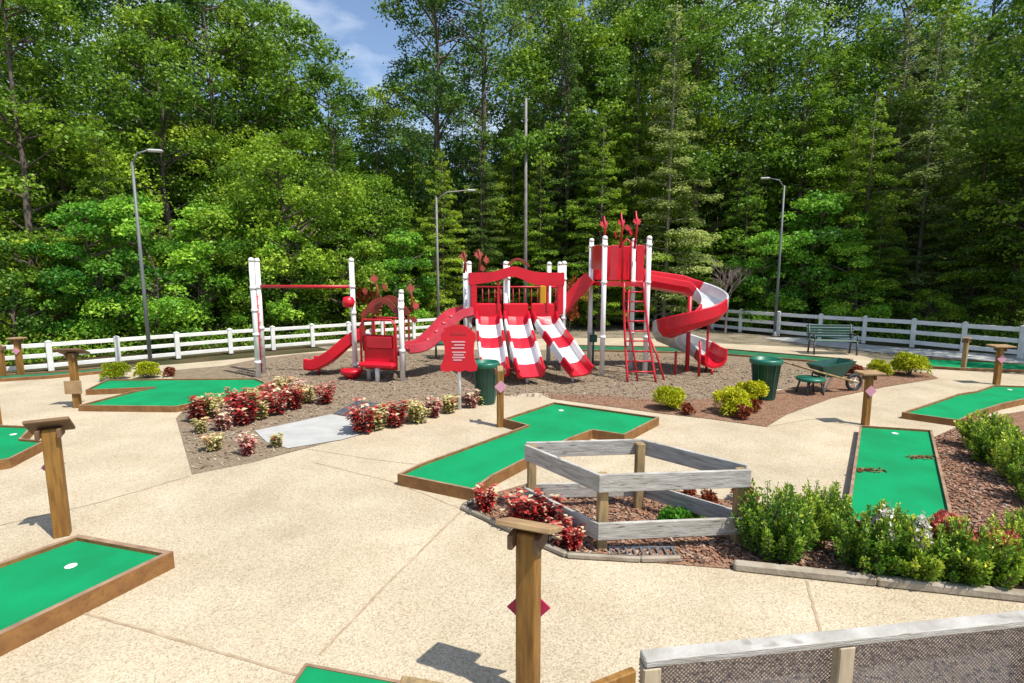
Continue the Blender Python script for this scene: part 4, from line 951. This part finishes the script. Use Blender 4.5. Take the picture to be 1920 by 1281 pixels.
put(rbl, 1788, 1072, 'salmon red blossoms left of the pair at right', 1.1); put(rbl, 1848, 1078, 'salmon red blossoms right of the pair at right', 1.0)

# ================================================================= WOODS
def prof_cone(h): return max(.08, (1-h)**.8)
T = {
 'oak': make_tree('broadleaf_tree', broadleaf(101, 17, 3.9, 2.5, 'leaf_mid', 'bark', 120, 190, .17)),
 'oak2': make_tree('broadleaf_tree', broadleaf(102, 19, 3.6, 4.0, 'leaf_dark', 'palebark', 105, 170, .17, .16, lean=.8)),
 'maple': make_tree('broadleaf_tree', broadleaf(103, 13.5, 3.4, 1.5, 'leaf_mid', 'bark', 110, 190, .16)),
 'airy': make_tree('thin_crowned_tree', broadleaf(104, 21, 2.9, 5.5, 'leaf_dark', 'bark', 85, 120, .17, .2)),
 'yel': make_tree('broadleaf_tree', broadleaf(105, 7.2, 3.0, .6, 'leaf_yellow', 'bark', 90, 200, .14, .1)),
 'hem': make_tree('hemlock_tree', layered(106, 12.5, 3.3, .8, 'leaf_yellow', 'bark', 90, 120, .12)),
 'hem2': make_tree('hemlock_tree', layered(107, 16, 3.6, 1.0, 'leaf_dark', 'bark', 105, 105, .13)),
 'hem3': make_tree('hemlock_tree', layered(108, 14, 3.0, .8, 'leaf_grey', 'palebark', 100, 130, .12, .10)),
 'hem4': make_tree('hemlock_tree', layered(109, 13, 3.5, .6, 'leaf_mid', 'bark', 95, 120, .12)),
 'sap': make_tree('young_tree', broadleaf(110, 5.0, 2.0, .2, 'leaf_bright', 'bark', 60, 190, .13, .05)),
 'sap2': make_tree('young_tree', broadleaf(111, 4.0, 1.9, .1, 'leaf_mid', 'bark', 50, 200, .13, .05)),
}
TG = 'trees of the woods behind the playground'
trees = [
 # kind, u, Y, scale, label
 ('sap', 175, 17.8, .95, 'bright green young tree left of the dark light pole'), ('sap', 300, 18.4, 1.0, 'bright green young tree behind the dark light pole'),
 ('sap', 385, 19.6, 1.0, 'bright green young tree left of the overhead bar posts'), ('sap2', 20, 16.9, .9, 'green young tree at the left edge behind the fence'), ('sap2', 95, 18.4, 1.0, 'green young tree behind the fence near the left marker posts'),
 ('yel', 560, 21.5, 1.05, 'large yellow-green tree above the overhead bar'), ('sap2', 470, 20.4, .95, 'low leafy tree behind the overhead bar posts'), ('sap', 560, 21.0, .85, 'bright sapling under the overhead bar'), ('sap2', 655, 21.9, 1.05, 'leafy sapling behind the toddler deck'),
 ('sap', 745, 22.7, .85, 'light green sapling right of the toddler deck'), ('yel', 690, 25, .95, 'yellow-green tree behind the toddler deck'),
 ('maple', 60, 20, 1.0, 'mid-green tree over the fence at far left'), ('oak', -60, 21, 1.0, 'tall broadleaf tree at the left edge'), ('hem4', 150, 22, 1.0, 'layered dark tree above the left sapling'),
 ('oak2', 245, 24, 1.0, 'tall tree with a pale leaning trunk left of the sky gap'), ('maple', 330, 22.5, .95, 'rounded tree above the dark light pole'), ('oak', 430, 25.5, 1.0, 'tall broadleaf tree above the overhead bar, at the top edge'),
 ('maple', 500, 27, 1.10, 'broadleaf tree left of the blue sky gap'), ('maple', 548, 29, 1.16, 'broadleaf tree sloping down into the sky gap'), ('maple', 640, 32, 1.02, 'rounded tree under the blue sky gap'),
 ('hem4', 720, 29, .85, 'layered tree right under the sky gap'), ('airy', 818, 27, 1.0, 'tall thin-crowned tree just right of the sky gap'), ('airy', 905, 28, 1.05, 'tall dark-trunked tree reaching the top edge, left of the pale pole'),
 ('hem4', 830, 24.5, .62, 'low layered tree behind the curved climber'), ('hem2', 905, 26, .62, 'low dark layered tree behind the main deck'), ('oak2', 1010, 30, 1.0, 'dark tall tree behind the tallest pale pole'), ('sap2', 985, 28.3, .8, 'small leafy sapling behind the main deck roof'),
 ('hem2', 1060, 26, .85, 'dark layered hemlock between the pale pole and the tower'), ('airy', 1090, 30, 1.0, 'tall thin-crowned tree above the dark hemlock'), ('hem', 1130, 25.5, .78, 'yellow-green hemlock above the tower'),
 ('hem3', 1245, 24.5, 1.0, 'grey-green hemlock with a pale trunk right of the tower'), ('maple', 1225, 30, 1.25, 'tall mid-green tree behind the grey-green hemlock'), ('oak', 1330, 31, 1.0, 'dark broadleaf tree at the top, right of the grey-green hemlock'),
 ('hem2', 1370, 27, .85, 'dark layered hemlock behind the bare bush'), ('hem', 1490, 25.5, 1.0, 'tall yellow-green hemlock above the right light pole'), ('sap', 1505, 22.8, 1.15, 'bright green tree beside the right light pole'), ('sap', 1425, 23.5, .85, 'bright sapling just left of the right light pole'),
 ('hem4', 1580, 24, .70, 'green layered tree above the bench'), ('oak2', 1590, 31, 1.05, 'tall dark tree behind the yellow-green hemlock'), ('hem3', 1715, 24.0, .95, 'grey-green tree above the right part of the fence'), ('hem4', 1640, 22, .45, 'low layered tree behind the fence above the bench'),
 ('hem', 1900, 20.5, .92, 'yellow-green layered hemlock at the right edge'), ('hem2', 1820, 21.5, .62, 'low dark hemlock in the shade behind the right-hand fence'), ('airy', 1800, 28, 1.0, 'tall thin tree near the top right corner'), ('airy', 1900, 27, 1.0, 'thin tree in the top right corner'), ('hem2', 1990, 19, .8, 'dark hemlock beyond the right edge of the photo'),
 ('sap2', 1080, 25, .6, 'low sapling behind the ramp to the tower'), ('sap', 1040, 26.5, .62, 'light sapling between the main deck and the tower'), ('sap2', 1290, 24.3, .7, 'low sapling behind the spiral slide'), ('sap2', 1740, 20.8, .5, 'low shrubby tree in the shade behind the fence at right'),
 ('maple', 740, 33.5, .97, 'rounded tree filling the foot of the sky gap'), ('oak', 470, 32, 1.15, 'tall broadleaf tree at the top edge left of the sky gap'), ('hem', 1390, 25.0, .62, 'small yellow-green hemlock behind the bare bush'), ('hem4', 1010, 25.0, .60, 'low layered tree right of the foot of the tallest pale pole'), ('hem', 900, 29.5, .62, 'yellow-green layered tree above the main deck'), ('hem4', 1120, 24.2, .72, 'layered green tree directly behind the tower'), ('hem4', 1180, 25.5, .9, 'layered green tree at the left of the grey-green hemlock'),
 ('hem', 1610, 23.0, .80, 'yellow-green layered tree above the bench'), ('hem3', 1660, 25.5, 1.0, 'grey-green tree left of its twin at right'), ('hem', 1540, 27, 1.05, 'second tall yellow-green hemlock behind the right light pole'), ('hem3', 1770, 25, .95, 'grey-green tree right of its twin at right'), ('hem', 1840, 22.5, .85, 'yellow-green layered tree near the right edge'), ('hem4', 640, 25.5, .8, 'layered tree over the yellow-green tree'), ('sap', 1600, 21.8, .75, 'bright sapling behind the fence above the bench'), ('yel', 480, 24.5, 1.0, 'yellow-green tree left of the large one over the overhead bar'), ('hem4', 215, 19.5, .62, 'layered tree above the saplings at the dark light pole'), ('maple', 1170, 28, 1.1, 'rounded tree above the tower deck'), ('hem', 960, 27.5, .8, 'yellow-green layered tree left of the tallest pale pole'),
 ('oak', 150, 30, 1.05, 'tall background tree in the upper left'), ('oak2', 30, 29, 1.0, 'dark background tree near the top left corner'), ('oak', 330, 31, 1.0, 'background tree left of the leaning pale trunk'), ('hem2', 250, 27, .75, 'dark layered tree half way up, left'), ('hem2', 400, 26, .70, 'dark layered tree behind the yellow-green tree'),
 ('hem2', 480, 31, .75, 'dark background hemlock under the broadleaf trees'), ('hem2', 780, 31, .65, 'dark background hemlock behind the climber'), ('hem2', 1180, 31, .9, 'dark background hemlock above the tower top'), ('hem2', 1450, 31, 1.0, 'dark background hemlock right of centre'), ('hem2', 1680, 29, .95, 'dark background hemlock behind the grey-green tree'), ('oak', 1740, 33, 1.0, 'broadleaf background tree in the upper right'), ('hem2', 1000, 33, .9, 'dark background hemlock behind the pale pole'),
 ('hem2', 90, 25, .7, 'dark layered tree behind the far left saplings'), ('hem2', 640, 34, .7, 'dark hemlock at the foot of the sky gap'), ('hem2', 870, 34, .8, 'dark hemlock deep in the woods behind the main deck'), ('hem2', 1560, 34, .95, 'deep woods hemlock above the bench'), ('hem2', 1300, 35, .9, 'deep woods hemlock above the spiral slide'), ('hem2', 1880, 24, .85, 'deep woods hemlock behind the right edge tree'),
 ('oak', 1420, 28.5, 1.05, 'tall broadleaf tree at the top, left of the yellow-green hemlock'), ('oak', 1500, 33, 1.1, 'tall broadleaf tree rising behind the yellow-green hemlock'), ('maple', 1640, 27, 1.15, 'rounded tall tree between the yellow-green and grey-green trees'), ('oak', 1130, 34, 1.15, 'tall broadleaf tree filling the sky above the tower'), ('oak', 980, 35, 1.1, 'tall broadleaf tree behind the tallest pale pole'),
 ('maple', 1880, 30, 1.25, 'broad tree behind the thin trees in the top right corner'), ('maple', 820, 35, 1.1, 'rounded tree low between the thin crowned trees'), ('oak', 1290, 27, 1.0, 'broadleaf tree just right of the grey-green hemlock'), ('maple', 1040, 27.5, 1.1, 'rounded dark tree right of the tallest pale pole'), ('oak2', 1220, 35, 1.2, 'tall tree at the top edge above the tower'),
 ('hem2', 330, 36, .9, 'deep woods hemlock behind the left light pole'), ('hem2', 180, 34, .9, 'deep woods hemlock at upper left'),
]
for kd, u, Y, s_, lb in trees:
    x = (u-960)/1000*Y*1.0
    o = put(T[kd], 0, 0, lb, s_, world=Vector((x, Y, ground_h(x, Y)-.05))); o['group'] = TG
# trees beyond the right edge that shade the back right corner
for kd, x, y, s_, lb in (('oak', 19.8, 14.2, 1.0, 'nearest tall tree just outside the right edge'), ('oak', 22.0, 16.8, 1.0, 'second tall tree outside the right edge, behind the nearest'), ('oak', 19.4, 18.2, .95, 'tall tree just outside the right edge behind the fence corner'), ('hem2', 24, 12.5, 1.1, 'tall hemlock well outside the right edge')):
    o = put(T[kd], 0, 0, lb, s_, world=Vector((x, y, 0))); o['group'] = TG
# far-off woods as a mass
rs = np.random.RandomState(5); Cs = []; 
n = 60000; ang = rs.uniform(-1.15, 1.15, n); rad = rs.uniform(40, 60, n); X = np.sin(ang)*rad; Yv = np.cos(ang)*rad
hgt = 10+2.0*np.sin(X*.3)+1.5*np.sin(X*.83+1); gap = np.exp(-((np.degrees(ang)+16)/5)**2); hgt = hgt-3*gap
Z = 1+rs.uniform(0, 1, n)*hgt+2
C = np.stack([X, Yv, Z], 1); Lh = rs.uniform(.5, 1.1, n)
me = leafmesh('distant_woods', C, unit(rs, n), unit(rs, n)*.6+np.array([0, -.3, .5]), Lh, Lh*.6, .35+.25*np.sin(X*.5)+rs.normal(0, .15, n), M['leaf_dark'])
tag(link(me, 'distant_woods'), 'dark far-off mass of woods closing the view behind the nearer trees', 'woods', kind='stuff')
# red-leaved shrub and bare bush
st, me = blob_bush(51, 1.0, 2.6, 'autumn', 1600, .13); r_ = thing('autumn_shrub', 'red-leaved shrub seen between the main deck and the tower', 'shrub', (2.4, 22.5, 0)); st.build('stems', M['bark'], r_); link(me, 'foliage', r_)
st, me = blob_bush(52, .8, 2.6, 'autumn', 900, .12); r_ = thing('autumn_shrub', 'orange-tinged shrub behind the toddler deck', 'shrub', (-5.75, 21.0, 0)); st.build('stems', M['bark'], r_); link(me, 'foliage', r_)
def bare(seed, H):
    rs_ = random.Random(seed); q = MB()
    def br(p, d_, L_, r, dep):
        e = p+d_*L_; q.tube([p, p.lerp(e, .5)+Vector((rs_.uniform(-.05, .05), 0, .02)), e], [r, r*.8, r*.55], 4 if dep else 6, caps=False)
        if dep < 5:
            for k in range(3): 
                nd = (d_+Vector((rs_.uniform(-.8, .8), rs_.uniform(-.8, .8), rs_.uniform(-.15, .5)))).normalized(); br(p.lerp(e, rs_.uniform(.55, 1)), nd, L_*rs_.uniform(.6, .82), r*.55, dep+1)
    br(Vector((0, 0, 0)), Vector((.05, 0, 1)), H*.34, .055, 0); return q
r_ = thing('bare_bush', 'leafless pinkish-grey bush behind the spiral slide', 'bush', (9.1, 22.6, 0)); bare(3, 3.6).build('branches', M['barebark'], r_)
# undergrowth at the foot of the woods and grass behind the fence
rs = np.random.RandomState(9); n = 42000; u = rs.uniform(-200, 2100, n)
yl = np.where(u < 860, 14.4+.0085*np.clip(u, -200, 860), 0); 
xr = np.array([860, 1075, 1290, 1390, 1540, 1715, 1920, 2300]); yr = np.array([34.5, 31, 26.5, 23.5, 21.2, 19.4, 17.6, 14.8])
yb = np.where(u < 860, yl, np.interp(u, xr, yr)); Yv = yb+.5+rs.uniform(0, 1, n)**1.6*7
X = (u-960)/1000*Yv; den = .5+.5*np.sin(X*1.7)*np.sin(Yv*1.3+X*.6)
Z = .03+rs.uniform(0, 1, n)**1.5*(.25+.9*den)
D = unit(rs, n)*.6; D[:, 2] += .6
me = leafmesh('undergrowth', np.stack([X, Yv, Z], 1), D, unit(rs, n)*.6+np.array([0, -.2, .6]), rs.uniform(.07, .17, n), rs.uniform(.04, .09, n), .4+.3*den+rs.normal(0, .15, n), M['leaf_mid'])
tag(link(me, 'undergrowth'), 'leafy undergrowth along the foot of the woods behind the fences', 'undergrowth', kind='stuff')
# bark chips lying on the beds
def inside(poly, x, y):
    c = False; n = len(poly); j = n-1
    for i in range(n):
        if (poly[i][1] > y) != (poly[j][1] > y) and x < (poly[j][0]-poly[i][0])*(y-poly[i][1])/(poly[j][1]-poly[i][1])+poly[i][0]: c = not c
        j = i
    return c
SLAB = [tuple(G(u, v))[:2] for u, v in [(470, 809), (620, 775), (675, 750), (715, 757), (725, 805), (640, 830), (540, 846), (495, 832)]]
def chips(name, px, n, m, label, smin=.02, smax=.055, z=.012):
    poly = [tuple(G(u, v))[:2] for u, v in px]; xs = [p[0] for p in poly]; ys = [p[1] for p in poly]; q = MB(); r = random.Random(len(px)); k = 0; tries = 0
    while k < n and tries < n*12:
        tries += 1; x = r.uniform(min(xs), max(xs)); y = r.uniform(min(ys), max(ys))
        if not inside(poly, x, y) or inside(SLAB, x, y): continue
        R = Matrix.Rotation(r.uniform(0, 6.28), 3, 'Z') @ Matrix.Rotation(r.uniform(-.5, .5), 3, 'X') @ Matrix.Rotation(r.uniform(-.4, .4), 3, 'Y')
        q.box((x, y, z+r.uniform(0, .01)), (r.uniform(smin, smax), r.uniform(.01, .025), .008), rot=R, mi=r.randint(0, len(m)-1)); k += 1
    return tag(q.build(name, m), label, 'mulch', kind='stuff')
M['chipA'] = mat('chip_red', (.29, .145, .085), .9); M['chipB'] = mat('chip_dark', (.10, .055, .04), .9); M['chipC'] = mat('chip_pale', (.36, .26, .19), .9); M['chipD'] = mat('chip_grey', (.34, .28, .20), .9)
chips('bark_chips', [(880, 955), (1060, 1040), (1375, 1062), (1900, 1118), (1900, 800), (1826, 792), (1752, 822), (1790, 990), (1600, 965), (1340, 938), (1240, 915), (985, 912)], 7000, [M['chipA'], M['chipB'], M['chipC'], M['chipA']], 'loose red bark chips over the shrub bed')
chips('wood_chips', [(345, 770), (335, 785), (362, 885), (570, 838), (880, 757), (930, 742), (1260, 755), (1400, 740), (1560, 700), (1200, 665), (560, 668), (480, 690)], 9000, [M['chipD'], M['chipB'], M['chipD'], M['chipC']], 'grey wood chips over the playground surface', .02, .07)
for o in list(protos)+list(T.values()):
    if '_used' in o.keys(): pass
for o in bpy.data.objects:
    if '_used' in o.keys(): del o['_used']
